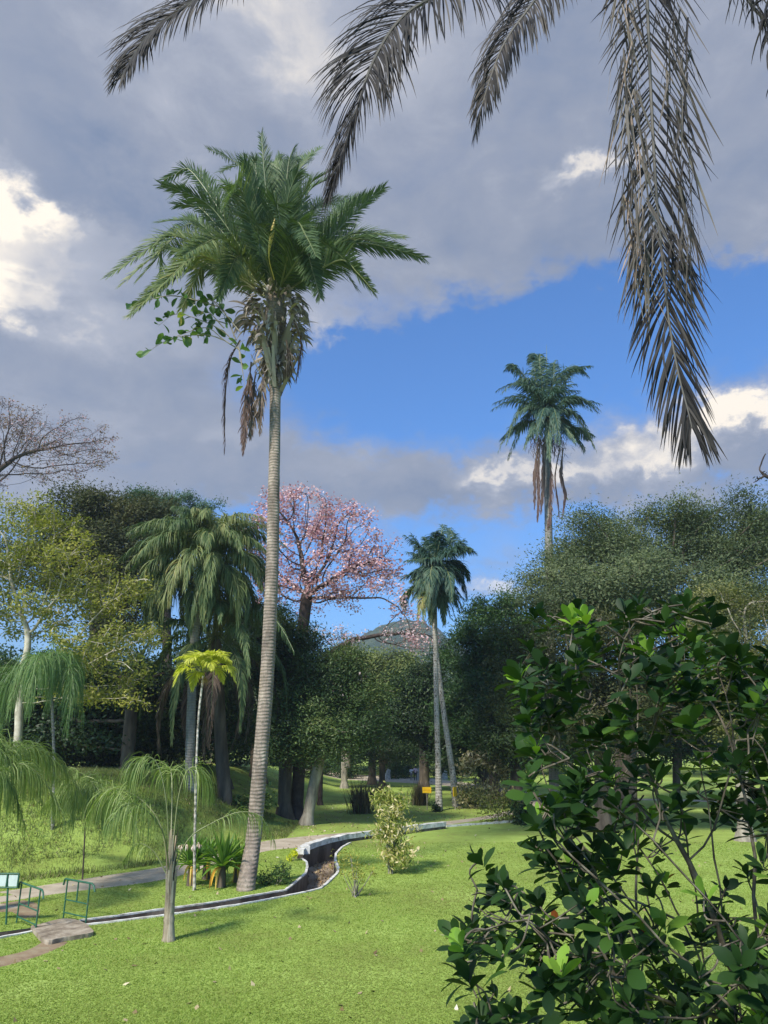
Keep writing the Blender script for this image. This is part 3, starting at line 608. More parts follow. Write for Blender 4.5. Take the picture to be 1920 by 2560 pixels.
# ---- far royal palm standing out over the right-hand trees
Yr = 62.; Or = P(1368, 1052, Yr)
def px_frond(th, rng, O_, ctl, tip, Lm, nl, **k):
    a = O_ + (ctl - O_) * .04; c = 2 * ctl - .5 * (a + tip); c = .6 * c + .4 * ctl
    return green_frond(th, rng, bez([a, a * .4 + c * .6, c, tip], 22), Lm, nl, **k)
def royal(name, label, trunkpx, Y, rad, Opx, frs, Lm, nl, seed, group=None, mt=None, bark=None, shaft=True, wd=.07):
    rng = np.random.default_rng(seed); tp = [P(a, b, Y + dy) for a, b, dy in trunkpx]; z = hgt(tp[0][0], tp[0][1]); tp[0][2] = z
    th = thing(name, label, 'palm tree', tp[0], group); mb = MB(); pp = spline(tp, 60); pp[0, 2] -= .3; tube(mb, pp, np.interp(np.linspace(0, 1, 60), np.linspace(0, 1, len(rad)), rad), 14); mb.build('trunk', bark or M_ROYAL, th, True)
    O_ = P(*Opx, Y + trunkpx[-1][2])
    frs = list(frs) + [((c[0] + rng.uniform(-14, 14), c[1] + rng.uniform(-12, 12)), (t_[0] * .93 + Opx[0] * .07 + rng.uniform(-14, 14), t_[1] * .93 + Opx[1] * .07 + rng.uniform(-14, 14)), dc + rng.uniform(-1, 1), dt + rng.uniform(-1, 1)) for c, t_, dc, dt in frs]
    for c, t_, dc, dt in frs:
        px_frond(th, rng, O_, P(*c, Y + dc), P(*t_, Y + dt), Lm * 1.35, int(nl * 1.6), wd=wd * 1.15, droop=.9, vee=.15, plume=.3, a0=62, a1=26, start=.12, rr=.06, tint=np.clip(rng.normal(.42, .15), 0, 1), mat=mt or M_FROND_BLUE, tvar=.12)
    return th, O_, rng
fr = [((1310, 960), (1240, 978), -1, -1.5), ((1300, 925), (1262, 925), .5, 1), ((1340, 900), (1320, 905), 1.5, 3), ((1350, 920), (1352, 885), -1, 0), ((1395, 940), (1480, 915), .5, 1), ((1420, 920), (1470, 940), 2, 3), ((1430, 990), (1500, 1025), -.5, -1),
      ((1310, 1020), (1245, 1130), -1, -1.5), ((1330, 1030), (1270, 1150), 1, 2), ((1430, 1030), (1490, 1125), -1, -1.5), ((1410, 1050), (1460, 1130), 1.5, 3), ((1395, 1060), (1440, 1110), -2.5, -4), ((1340, 1060), (1310, 1120), -2.5, -4),
      ((1370, 1060), (1375, 1150), -3.5, -5), ((1360, 1020), (1340, 1100), -3.5, -5.5), ((1385, 1020), (1400, 1110), -3.5, -5.5), ((1310, 990), (1232, 1010), 1, 2), ((1420, 1000), (1502, 1010), 1.5, 2.5), ((1350, 980), (1290, 960), -3, -5), ((1390, 980), (1440, 960), -3, -4.5), ((1380, 940), (1390, 900), 2, 4), ((1300, 1060), (1250, 1100), 2.5, 4), ((1440, 1070), (1485, 1090), 2.5, 4)]
ro, O_, rg_ = royal('royal_palm', 'royal palm with dead fronds hanging down, head high above the feathery right-hand trees', [(1381, 1930, 0), (1379, 1700, 0), (1374, 1450, 0), (1370, 1250, 0), (1368, 1130, 0), (1368, 1060, 0)], Yr, [.42, .40, .36, .32, .33, .18], (1368, 1050), fr, .95, 52, 31, bark=M_GREY)
for l in ([(1350, 1100), (1345, 1180), (1346, 1250), (1343, 1300)], [(1358, 1110), (1358, 1200), (1352, 1280)], [(1372, 1120), (1378, 1200), (1374, 1290), (1370, 1320)], [(1400, 1120), (1388, 1190), (1396, 1260), (1398, 1290)], [(1408, 1120), (1402, 1180), (1412, 1230), (1406, 1290)], [(1345, 1110), (1338, 1180), (1336, 1270)]):
    green_frond(ro, rg_, px_path([(a, b, Yr - 1.0) for a, b in l], 18), 1.0, 60, wd=.08, droop=1.4, a0=20, a1=12, start=.1, rr=.06, tint=.5, mat=M_RED, rib=M_DRY, jit=.12)
mb = MB(); tube(mb, [P(1368, 1000, Yr), P(1367, 920, Yr), P(1366, 862, Yr)], [.06, .04, .01], 5); mb.build('new_spear', M_RIB, ro)
mb = MB()
for k in range(900):
    c = P(*[(1350, 1100), (1392, 1095)][k % 2], Yr) + rg_.normal(size=3) * [.45, .45, .8]; strap(mb, rg_, c, rg_.normal(size=3) + [0, 0, -1], .5, .06, 1, rg_.uniform(0, .5), 2)
mb.build('fruit_cluster', M_DRY, ro)
# ---- the pair of royal palms by the sign
fa = [((1060, 1375), (1012, 1338), 0, 0), ((1075, 1395), (1014, 1402), -2, -3), ((1100, 1350), (1108, 1312), -.5, 0), ((1150, 1370), (1190, 1382), 0, 0), ((1120, 1350), (1126, 1320), 2, 3), ((1050, 1420), (1000, 1450), 0, 0), ((1140, 1430), (1166, 1500), 0, 0),
      ((1120, 1430), (1130, 1500), -2.5, -4), ((1070, 1440), (1040, 1490), -2.5, -4), ((1150, 1410), (1172, 1450), 2, 3), ((1060, 1390), (1018, 1380), 2, 3), ((1130, 1370), (1160, 1350), -2.5, -3.5), ((1090, 1430), (1085, 1520), -3, -4), ((1080, 1370), (1060, 1345), 3, 4)]
royal('royal_palm', 'taller royal palm of the pair by the yellow signs, straight white trunk', [(1098, 2022, 0), (1095, 1900, 0), (1091, 1750, 0), (1088, 1600, 0), (1086, 1500, 0), (1087, 1410, 0)], 58.5, [.28, .215, .20, .185, .21, .11], (1088, 1405), fa, .95, 46, 33, 'pair of royal palms by the yellow signs')
fb = [((1030, 1470), (1015, 1530), 0, 0), ((1050, 1450), (1028, 1450), 0, 0), ((1060, 1490), (1045, 1545), -2, -3), ((1110, 1470), (1140, 1550), 0, 0), ((1120, 1460), (1160, 1500), -2, -3), ((1100, 1490), (1110, 1560), -3, -4), ((1090, 1460), (1075, 1430), 0, 1), ((1070, 1450), (1030, 1500), 3, 4), ((1120, 1480), (1150, 1530), 3, 4), ((1080, 1500), (1078, 1560), -3, -4)]
royal('royal_palm', 'shorter royal palm of the pair by the yellow signs, trunk leaning and curving left', [(1142, 2008, 0), (1131, 1930, 0), (1112, 1800, 0), (1099, 1700, 0), (1088, 1600, 0), (1086, 1500, 0)], 61.5, [.34, .24, .21, .20, .19, .11], (1086, 1490), fb, .95, 46, 34, 'pair of royal palms by the yellow signs', mt=M_FROND)

# ---- grey-trunked palm with the great drooping crown, left of centre
Yq = 42.0; tq = [P(472, 2080, Yq), P(475, 1900, Yq), P(479, 1750, Yq), P(484, 1620, Yq), P(495, 1530, Yq), P(512, 1430, Yq)]; tq[0][2] = hgt(*tq[0][:2])
ring_palm('drooping_palm', 'grey-trunked palm with dense rounded crown of drooping plumes left of the tallest palm', tq, [.29, .26, .25, .24, .27, .24], P(512, 1410, Yq), 72, 5.5, 41, 1.4, 110, M_GREY, M_FROND, up=(-.75, 1.45), sag=.62, plume=.35, droop=1.5, wd=.05, tint=.56)
Yl = 44.5; ll = [P(560, 2060, Yl), P(552, 1850, Yl), P(545, 1700, Yl), P(540, 1600, Yl)]; ll[0][2] = hgt(*ll[0][:2])
ring_palm('drooping_palm', 'lower palm with long arching fronds and withered brown ones behind the tallest trunk', ll, [.42, .36, .34, .30], P(540, 1590, Yl), 30, 7.0, 43, 1.1, 90, M_DARKBARK, M_FROND, up=(-1.05, .8), sag=.55, droop=1.2, wd=.06, tint=.45, lowdry=9, plume=.1)
# ---- slender young palm with the bright yellow-green head
Ys = 26.9; bs = G(486, 2226); M_GOLD = leafmat('golden_palm_leaf', [(0, (.24, .27, .03)), (.5, (.50, .50, .07)), (1, (.78, .72, .26))], .45, .45)
ts_ = [bs, P(487, 2100, Ys), P(490, 1950, Ys), P(496, 1800, Ys), P(508, 1690, Ys)]
th = ring_palm('slender_palm', 'slender young palm with thin white stem and small yellow-green head', ts_, [.06, .044, .040, .036, .042], P(510, 1680, Ys), 15, 1.3, 51, .5, 36, M_ROYAL, M_GOLD, up=(.2, 1.5), sag=.62, wd=.06, tint=.55, rr=.018, k=8, droop=.5)
mb = MB(); r5 = np.random.default_rng(3)
for k in range(90): strap(mb, r5, P(512, 1695, Ys), nrm(r5.normal(size=3) * [1, 1, .5] + [0, 0, -.1]), r5.uniform(.25, .42), .012, 1.0, r5.uniform(0, 1), 4)
mb.build('fruit_stalks', leafmat('orange_stalk', [(0, (.18, .12, .03)), (1, (.4, .26, .06))], 0), th)

# ---- stubby young palm near the bridge with fine weeping fronds
M_WEEP = leafmat('weeping_leaf', [(0, (.08, .125, .035)), (.5, (.18, .25, .07)), (1, (.34, .40, .15))], .4, .5)
M_STUB = mat('fibrous_stem', [(.3, (.12, .09, .06)), (.5, (.30, .25, .18)), (.7, (.48, .43, .34))], 2.2, .95, .8, 9, (2.5, 2.5, .3), bdist=.04)
rs = np.random.default_rng(61); bst = G(422, 2352); Yt = bst[1]
stub = thing('stub_palm', 'stubby young palm with fibrous straw-coloured stem and thin weeping fronds', 'palm tree', bst)
mb = MB(); tube(mb, spline([bst - [0, 0, .2], P(422, 2330, Yt), P(423, 2290, Yt), P(425, 2240, Yt), P(424, 2180, Yt), P(425, 2130, Yt)], 26), np.interp(np.linspace(0, 1, 26), [0, .12, .2, .45, .7, 1], [.18, .17, .14, .125, .105, .06]) * (1 + rs.normal(size=26) * .03), 14); mb.build('stem', M_STUB, stub, True)
mb = MB()
for k in range(70):
    a = rs.uniform(0, 2 * PI); out = np.array([math.cos(a), math.sin(a), 0]); py = rs.uniform(2150, 2290)
    strap(mb, rs, P(424, py, Yt) + out * .085, out * .08 + [0, 0, 1], rs.uniform(.4, 1.0), rs.uniform(.04, .085), rs.uniform(-.1, .3), rs.uniform(.2, 1), 4, out, (1, .9, .7, .3))
mb.build('old_leaf_bases', leafmat('straw_leaf_base', [(0, (.12, .09, .06)), (.5, (.28, .23, .16)), (1, (.46, .40, .30))], 0, .85, .2), stub)
def weep(root, rng, pts, L_, n, tint=.5, wd=.022, mt=None, rr=.02, start=.25, droop=2.6, segs=5): return green_frond(root, rng, spline(pts, 26), L_, n, wd=wd, droop=droop, a0=60, a1=28, start=start, rr=rr, tint=tint, plume=.6, jit=.14, mat=mt or M_WEEP, tvar=.2, segs=segs, vee=.4)
pt = lambda a, b, dy=0: P(a, b, Yt + dy)
for pts, L_, n_, st in (([pt(428, 2190), pt(470, 2100), pt(530, 2058), pt(600, 2030), pt(655, 2045), pt(688, 2110)], .78, 46, .35), ([pt(428, 2180), pt(445, 2000), pt(470, 1925), pt(500, 1925), pt(530, 1975)], 1.25, 60, .45), ([pt(424, 2180), pt(415, 2000), pt(390, 1905), pt(350, 1895), pt(320, 1935)], 1.15, 60, .5),
                    ([pt(422, 2190), pt(400, 2060), pt(340, 1990), pt(270, 1975), pt(215, 2050)], 1.35, 60, .35), ([pt(424, 2185), pt(430, 1990, .8), pt(425, 1920, 1.2), pt(405, 1925, 1.6)], 1.3, 46, .5), ([pt(424, 2190), pt(410, 2090, -.5), pt(370, 2030, -1), pt(320, 2010, -1.5), pt(270, 2060, -2)], 1.2, 46, .4), ([pt(424, 2200), pt(385, 2130), pt(345, 2110), pt(310, 2150)], .5, 24, .3)):
    weep(stub, rs, pts, L_, n_, rs.uniform(.35, .7), start=st)
# ---- weeping palms at the left edge
Yw = 24.5
def weepers(name, label, stem, rad, O_, tips, L_, n_, seed, mt, group=None, bark=None):
    rng = np.random.default_rng(seed); stem = [np.array(s) for s in stem]; stem[0][2] = hgt(stem[0][0], stem[0][1]); th = thing(name, label, 'palm tree', stem[0], group); mb = MB(); p = spline(stem, 30); p[0, 2] -= .3
    tube(mb, p, np.interp(np.linspace(0, 1, 30), np.linspace(0, 1, len(rad)), rad), 12); mb.build('trunk', bark or M_STUB, th, True)
    for c, t_ in tips:
        c = np.array(c); t_ = np.array(t_); q = 2 * c - .5 * (O_ + t_); weep(th, rng, bez([O_, O_ * .4 + q * .6, q, t_], 20), L_, int(n_ * 1.7), rng.uniform(.2, .7), mt=mt)
    return th
px = lambda a, b, y: P(a, b, y)
weepers('weeping_palm', 'weeping palm at the left edge arching green plumes over the bank', [px(-110, 2200, 23), px(-105, 2100, 23), px(-100, 2050, 23)], [.3, .25, .2], px(-100, 2050, 23),
        [(px(60, 1890, 24), px(215, 2000, 25)), (px(20, 1880, 25), px(150, 1960, 27)), (px(-20, 1900, 23), px(110, 2010, 23)), (px(100, 1905, 25), px(255, 2090, 26)), (px(-10, 1950, 22), px(60, 2060, 22)), (px(40, 1900, 27), px(190, 1930, 29)), (px(-30, 1870, 24), px(40, 1920, 24)), (px(50, 1935, 23), px(165, 2060, 23))], 1.5, 75, 71, M_WEEP)
weepers('weeping_palm', 'small palm with narrow grassy plumes hanging in front of the pale forked trunk', [px(140, 2000, 33), px(135, 1900, 33), px(128, 1720, 33)], [.07, .06, .06], px(128, 1705, 33),
        [(px(75, 1660, 32), px(20, 1790, 31)), (px(180, 1665, 33), px(205, 1800, 33)), (px(130, 1650, 31), px(120, 1760, 30)), (px(60, 1680, 34), px(-10, 1760, 35)), (px(165, 1650, 35), px(190, 1740, 36)), (px(100, 1660, 30), px(70, 1780, 29)), (px(170, 1690, 31), px(165, 1820, 30)), (px(40, 1700, 32), px(5, 1830, 32)), (px(150, 1660, 33), px(180, 1760, 34)), (px(-10, 1690, 33), px(-60, 1800, 33))], 1.9, 70, 72, leafmat('dark_weeping_leaf', [(0, (.04, .08, .025)), (.5, (.10, .17, .05)), (1, (.22, .30, .11))], .35), bark=M_GREY)

weepers('weeping_palm', 'low weeping clump spilling grassy plumes down the bank between the two left-hand palms', [px(215, 2120, 29), px(213, 2060, 29), px(212, 2020, 29)], [.03, .025, .02], px(212, 2020, 29),
        [(px(265, 1965, 29), px(325, 2040, 28)), (px(240, 1960, 30), px(290, 2010, 31)), (px(180, 1960, 28), px(130, 2040, 27)), (px(230, 1970, 27), px(262, 2070, 26)), (px(195, 1965, 27), px(180, 2060, 26)), (px(170, 1980, 30), px(105, 2020, 31)), (px(285, 1985, 28), px(345, 2085, 27))], 1.5, 60, 73, M_WEEP, bark=M_DARKBARK)
# ================================================================ DRY FRONDS OVERHEAD
rf = np.random.default_rng(81)
crown0 = np.array([3.2, -1.2, 17.0]); baseF = np.array([4.6, -3.2, float(hgt(4.6, -3.2))])
fp = thing('overhead_palm', 'palm above the viewpoint, only its dry grey-brown hanging fronds seen at the top', 'palm tree', baseF)
mb = MB(); tube(mb, spline([baseF - [0, 0, .3], baseF * .6 + crown0 * .4 + [.3, 0, 0], crown0], 30), np.linspace(.38, .26, 30), 16); mb.build('trunk', M_TRUNK, fp, True)
M_OLD = leafmat('withered_frond', [(0, (.010, .009, .010)), (.35, (.032, .029, .028)), (.7, (.095, .082, .073)), (.9, (.20, .175, .155)), (1, (.32, .24, .19))], .22, .65, .25, (1.2, 1, .8))
M_OLDRIB = leafmat('withered_midrib', [(0, (.05, .045, .04)), (1, (.2, .18, .16))], 0, .7)
def old(pts, L_, n, **k):
    path = spline([np.asarray(p, float) for p in pts], 60)
    a = dict(wd=.022, droop=1.0, vee=.25, a0=50, a1=24, start=.05, rr=.035, tint=.35, jit=.045, segs=6, tvar=.20, miss=.04, curl=.12); a.update(k)
    return green_frond(fp, rf, path, L_, n, mat=M_OLD, rib=M_OLDRIB, **a)
pf = lambda l, Y: [P(a, b, Y + (c[0] if c else 0)) for a, b, *c in l]
# A: top left, drooping to (300, 210)
old([crown0 + [0, .4, 0], np.array([1.2, 3.5, 17.2])] + pf([(900, -420, 0), (640, -110, 0), (520, -20, 0), (400, 60, 0), (340, 130, 0), (303, 195, 0)], 6.6), .85, 190, roll=1.15, jit=.04, a0=62, a1=30, start=.3, droop=.55, tint=.24, prof=lambda x: np.clip(1.3 * (1 - x) + .35, 0, 1))
# B: top centre, long, down to (830, 480)
old([crown0 + [0, .4, 0], np.array([2.2, 3.6, 17.0])] + pf([(1250, -260, 0), (1150, -60, 0), (1010, 40, 0), (935, 150, 0), (890, 280, 0), (855, 390, 0), (828, 478, 0)], 6.4), 1.05, 240, roll=1.2, a0=62, a1=22, start=.3, droop=.6, tint=.20, prof=lambda x: np.clip(1.25 * (1 - x) + .30, 0, 1), )
# C: centre right, shorter, to (1190, 335)
old([crown0 + [0, .4, 0], np.array([2.9, 3.8, 16.5])] + pf([(1470, -250, 0), (1400, -90, 0), (1330, 10, 0), (1260, 110, 0), (1215, 230, 0), (1190, 330, 0)], 7.4), .95, 190, roll=1.1, a0=58, a1=20, start=.3, droop=.8, tint=.36, prof=lambda x: np.clip(1.25 * (1 - x) + .28, 0, 1))
# D: the great hanging one
pd = pf([(1600, -420, -.6), (1612, -150, 0), (1618, 0, 0), (1628, 250, 0), (1642, 500, 0), (1655, 640, 0), (1672, 800, 0), (1695, 930, 0), (1718, 1020, 0), (1730, 1070, 0)], 7.2)
old([crown0 + [.1, .4, 0], np.array([3.4, 4.0, 18.0])] + pd, 1.05, 140, a0=46, a1=17, start=.22, droop=.30, tint=.22, rr=.03, wd=.026, curl=.12, jit=.045, prof=lambda x: np.interp(x, [0, .55, .85, .95, 1], [1, 1, .75, .5, .25]), miss=.08)
# its folded, tattered upper leaflets
mb = MB()
for k in range(300):
    py = rf.uniform(-80, 660) ; s = rf.choice([-1, 1], p=[.6, .4]); c = P(np.interp(py, [-100, 650], [1612, 1652]), py, 7.15); x_ = P(960 + 1, py, 7.15) * 0
    off = s * rf.uniform(.18, .42) * np.interp(py, [-80, 300, 660], [1, 1, .8]); p0 = c + [off, rf.uniform(-.25, .25), 0]
    strap(mb, rf, p0, [s * rf.uniform(-.35, .45), rf.uniform(-.3, .3), -1], rf.uniform(.5, 1.15), rf.uniform(.012, .034), rf.uniform(-.2, .6), np.clip(rf.normal(.72 if s < 0 else .5, .2), 0, 1), 6, rf.normal(size=3), (.9, 1, .9, .8, .5, .1), foldv=rf.uniform(-.4, .4))
mb.build('folded_leaflets', M_OLD, fp)
# E: right corner
old([crown0 + [.3, .2, 0], np.array([4.6, 3.4, 16.5])] + pf([(1960, -330, 0), (1925, -60, 0), (1930, 60, 0), (1950, 200, 0), (1965, 320, 0)], 6.4), .6, 90, a0=50, a1=20, start=.25, droop=1.2, tint=.3, curl=.5, jit=.2)
old([crown0 + [.2, .3, 0], np.array([4.0, 3.7, 17.0])] + pf([(1780, -330, 0), (1800, -120, 0), (1850, -30, 0), (1915, 60, 0), (1945, 120, 0)], 7.0), .5, 70, a0=60, a1=20, start=.25, droop=1.4, tint=.35, curl=.6, jit=.2)

# ================================================================ FOREGROUND SHRUB
rb = np.random.default_rng(91)
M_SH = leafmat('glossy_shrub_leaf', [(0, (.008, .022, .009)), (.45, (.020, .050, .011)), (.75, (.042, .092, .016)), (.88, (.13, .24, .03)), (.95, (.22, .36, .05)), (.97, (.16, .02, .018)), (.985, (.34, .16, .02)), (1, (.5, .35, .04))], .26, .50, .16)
M_SHSTEM = mat('knobbly_shrub_bark', [(.3, (.035, .030, .022)), (.5, (.095, .082, .06)), (.66, (.20, .18, .14))], 14, .95, .7, 60, (1, 1, .5), bdist=.004)
sh_base = np.array([2.6, 5.2, 0.0]); sh_base[2] = float(hgt(2.6, 5.2))
shrub = thing('broadleaf_shrub', 'large dark glossy broad-leaved shrub filling the lower right foreground', 'shrub', sh_base)
poly = [(1270, 1720), (1300, 1640), (1330, 1530), (1440, 1500), (1480, 1570), (1560, 1500), (1760, 1500), (1830, 1600), (1960, 1640), (2300, 1700), (2300, 2700), (1120, 2700), (1150, 2560), (1200, 2500), (1120, 2400), (1130, 2310), (1190, 2260), (1180, 2180), (1330, 2130), (1330, 2010), (1290, 1900), (1290, 1800)]
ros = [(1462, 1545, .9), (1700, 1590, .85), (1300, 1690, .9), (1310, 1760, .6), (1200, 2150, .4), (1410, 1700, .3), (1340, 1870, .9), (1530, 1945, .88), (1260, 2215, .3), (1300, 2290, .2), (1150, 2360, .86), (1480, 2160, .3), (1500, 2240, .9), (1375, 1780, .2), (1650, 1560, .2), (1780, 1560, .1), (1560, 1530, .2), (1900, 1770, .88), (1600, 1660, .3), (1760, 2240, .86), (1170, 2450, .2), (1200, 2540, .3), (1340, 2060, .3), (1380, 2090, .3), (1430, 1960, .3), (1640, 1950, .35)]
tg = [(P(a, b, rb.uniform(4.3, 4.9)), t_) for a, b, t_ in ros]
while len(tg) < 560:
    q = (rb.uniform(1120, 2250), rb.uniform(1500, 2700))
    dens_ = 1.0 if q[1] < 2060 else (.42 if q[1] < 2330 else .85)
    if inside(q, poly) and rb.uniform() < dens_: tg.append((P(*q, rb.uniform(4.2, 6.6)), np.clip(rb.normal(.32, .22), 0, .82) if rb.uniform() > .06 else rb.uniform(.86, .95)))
tgp = np.array([t_[0] for t_ in tg])
stems0 = [sh_base + rb.normal(size=3) * [.35, .25, 0] for _ in range(1)]
att = tgp.copy(); nodes, par = colonize(rb, [sh_base, sh_base + [0, 0, .35], sh_base + [0, 0, .55]], att, .13, .16, .3, trop=.12, wob=.3, maxit=90)
mb = MB(); r, chd = branch_mesh(mb, nodes, par, .045, pw=2.0, rmin=.006)
# several leaning stems from the ground, and twigs linking every rosette
for k in range(18):
    e = tgp[rb.integers(len(tgp))]; b_ = sh_base + np.array([rb.uniform(-1.1, 1.6), rb.uniform(-.5, .8), 0]); b_[2] = hgt(b_[0], b_[1]) - .05; mid = b_ * .45 + e * .55 + rb.normal(size=3) * .18; mid[2] -= .1
    p = spline([b_, b_ * .75 + mid * .25 + rb.normal(size=3) * .06, mid, e], 40); p[1:-1] += rb.normal(size=(38, 3)) * .008; tube(mb, p, np.linspace(rb.uniform(.011, .020), .006, 40) * (1 + rb.normal(size=40) * .08), 6, cap=False)
for e, _ in tg:
    j = np.linalg.norm(nodes - e, axis=1).argmin(); s_ = nodes[max(0, par[j])]
    tube(mb, spline([s_, s_ * .5 + e * .5 + rb.normal(size=3) * .03 - [0, 0, .02], e], 8), [.006] * 8, 4, cap=False)
mb.build('stems', M_SHSTEM, shrub, True)
mb = MB()
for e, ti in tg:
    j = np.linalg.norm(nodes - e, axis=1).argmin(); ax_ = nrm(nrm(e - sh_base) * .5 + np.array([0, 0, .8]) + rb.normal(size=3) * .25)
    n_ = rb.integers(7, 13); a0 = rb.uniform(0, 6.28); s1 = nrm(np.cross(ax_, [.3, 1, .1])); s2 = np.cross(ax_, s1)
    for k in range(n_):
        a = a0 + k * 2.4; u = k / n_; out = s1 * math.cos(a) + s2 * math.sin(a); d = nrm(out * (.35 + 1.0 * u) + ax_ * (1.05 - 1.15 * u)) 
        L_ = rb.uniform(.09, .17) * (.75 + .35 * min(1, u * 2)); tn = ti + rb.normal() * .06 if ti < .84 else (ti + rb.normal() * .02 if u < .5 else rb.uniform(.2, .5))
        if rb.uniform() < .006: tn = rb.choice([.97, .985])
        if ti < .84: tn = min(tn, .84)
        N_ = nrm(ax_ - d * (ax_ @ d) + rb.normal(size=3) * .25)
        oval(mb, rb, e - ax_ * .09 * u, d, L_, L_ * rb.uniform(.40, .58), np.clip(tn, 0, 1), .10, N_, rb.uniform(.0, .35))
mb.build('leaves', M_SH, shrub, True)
# ================================================================ TREES
def gp(px_, Y, dy=0):                        # trunk foot: under a pixel column at distance Y, on the terrain
    p = P(px_, 2000, Y); return np.array([p[0], Y, float(hgt(p[0], Y))])
M_YG = leafmat('olive_yellow_leaf', [(0, (.05, .06, .014)), (.4, (.14, .155, .03)), (.75, (.28, .275, .055)), (1, (.42, .39, .09))], .35, .55, .25)
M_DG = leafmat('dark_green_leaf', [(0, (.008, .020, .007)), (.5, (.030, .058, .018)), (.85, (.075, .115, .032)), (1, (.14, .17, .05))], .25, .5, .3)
M_MG = leafmat('mid_green_leaf', [(0, (.014, .035, .010)), (.5, (.040, .085, .022)), (.85, (.09, .145, .035)), (1, (.16, .20, .06))], .28, .5, .35)
M_FE = leafmat('feathery_leaf', [(0, (.025, .040, .020)), (.5, (.075, .10, .048)), (.85, (.15, .175, .08)), (1, (.22, .23, .11))], .30, .6, .2)
M_BR = leafmat('brownish_green_leaf', [(0, (.018, .024, .010)), (.5, (.050, .058, .022)), (.85, (.09, .085, .035)), (1, (.15, .11, .05))], .25, .6, .2)
M_PINK = leafmat('pink_blossom', [(0, (.46, .25, .26)), (.5, (.66, .43, .44)), (1, (.82, .65, .65))], .35, .7, .1, (1.1, .9, 1))
M_PALEPINK = leafmat('pale_blossom', [(0, (.50, .34, .36)), (1, (.82, .70, .70))], .3, .7, .1, (1, 1, 1))
M_TWIG = mat('dark_twig_bark', [(.3, (.03, .022, .02)), (.7, (.085, .065, .058))], 2.5, .95, .5, 9)
g1 = 'trees of the park woodland'
# far wood: mass behind everything
def far_wood():
    rng = np.random.default_rng(100); mb = MB(); C, T = [], []
    for k in range(150):
        x = rng.uniform(-95, 105); y = rng.uniform(112, 150); h_ = rng.uniform(9, 14.0) * (1.0 + .45 * (abs(x + 2) > 22)); z0 = float(hgt(x, y)); rx = rng.uniform(4.5, 8); t_ = rng.uniform(.15, .7)
        n_ = 1700; q = nrm(rng.normal(size=(n_, 3))) * rng.uniform(.7, 1.0, (n_, 1)); pass
        l = rng.integers(0, 26, n_); sub = nrm(rng.normal(size=(26, 3))) * [rx * .75, rx * .75, h_ * .36]; c = sub[l] + nrm(rng.normal(size=(n_, 3))) * rng.uniform(.4, 1, (n_, 1)) ** .5 * [rx * .4, rx * .4, rx * .33] + [x, y, z0 + h_ * .55]
        C.append(c); T.append(np.clip(t_ + rng.normal(size=n_) * .12 + .12 * np.sin(l), 0, 1))
    cards(mb, rng, np.vstack(C), .75, .42, np.concatenate(T), .6)
    o = mb.build('far_wood', M_MG); tag(o, 'distant mass of mixed green woodland closing the park', 'woodland', kind='stuff')
far_wood()
# feathery spreading trees on the right
def E(x, y, rx, ry, Y, k=.8): return (x, y, rx, ry, Y, k)
make_tree('spreading_tree', 'broad feathery tree at upper right with hazy rounded top', 'tree', [gp(1560, 56), P(1565, 1800, 56), P(1570, 1650, 56), P(1575, 1560, 56)],
          [E(1480, 1390, 130, 95, 55), E(1620, 1340, 160, 95, 57), E(1790, 1330, 170, 90, 56), E(1900, 1400, 140, 120, 54), E(1390, 1440, 90, 60, 53), E(1580, 1490, 240, 80, 52), E(1780, 1520, 200, 80, 52), E(1330, 1480, 60, 50, 52)],
          1500, .75, M_FE, M_DARKBARK, 201, .62, .8, 40, .75, .30, .11, .6, tone=(.25, .8), smin=.02, droop=.15)
make_tree('spreading_tree', 'low feathery olive tree behind the broad-leaved shrub', 'tree', [gp(1500, 44), P(1505, 1850, 44), P(1500, 1720, 44)],
          [E(1420, 1620, 160, 110, 43), E(1600, 1650, 170, 120, 43), E(1330, 1700, 100, 120, 44), E(1480, 1780, 190, 90, 43), E(1700, 1730, 160, 110, 42)],
          900, .45, M_BR, M_DARKBARK, 202, .5, .65, 34, .6, .20, .09, .5, tone=(.2, .75), smin=.015, droop=.2)
make_tree('spreading_tree', 'olive feathery tree at the right edge with pale stems', 'tree', [gp(1850, 40), P(1852, 1850, 40), P(1856, 1700, 40)],
          [E(1850, 1590, 160, 110, 40), E(1930, 1700, 120, 120, 40), E(1790, 1660, 120, 90, 39), E(1860, 1810, 150, 60, 41)],
          600, .35, leafmat('olive_feathery_leaf', [(0, (.03, .035, .010)), (.5, (.09, .10, .028)), (1, (.19, .18, .06))], .3), M_PALEBARK, 203, .45, .6, 30, .55, .17, .08, .5, tone=(.25, .85), smin=.012)
make_tree('mango_tree', 'dark glossy round-headed tree to the right of the paired royal palms', 'tree', [gp(1235, 70), P(1238, 1850, 70), P(1240, 1750, 70)],
          [E(1245, 1560, 85, 70, 70), E(1200, 1640, 75, 80, 70), E(1290, 1640, 90, 90, 68), E(1230, 1740, 120, 90, 69), E(1180, 1790, 90, 70, 70), E(1310, 1760, 90, 90, 68)],
          800, .5, M_MG, M_DARKBARK, 204, .6, .8, 42, .65, .42, .15, .4, tone=(.15, .6), smin=.05, droop=.4)
make_tree('dark_tree', 'dark tree low behind the paired royal palm trunks', 'tree', [gp(1060, 78), P(1060, 1880, 78), P(1058, 1820, 78)],
          [E(1050, 1760, 75, 90, 78), E(1120, 1770, 70, 90, 77), E(1010, 1800, 60, 60, 78), E(1180, 1850, 90, 50, 76), E(1080, 1670, 50, 40, 78), E(1130, 1620, 40, 40, 78), E(1010, 1700, 30, 40, 78)], 500, .5, M_DG, M_DARKBARK, 205, .6, .8, 42, .7, .40, .16, .4, tone=(.1, .6), smin=.05)
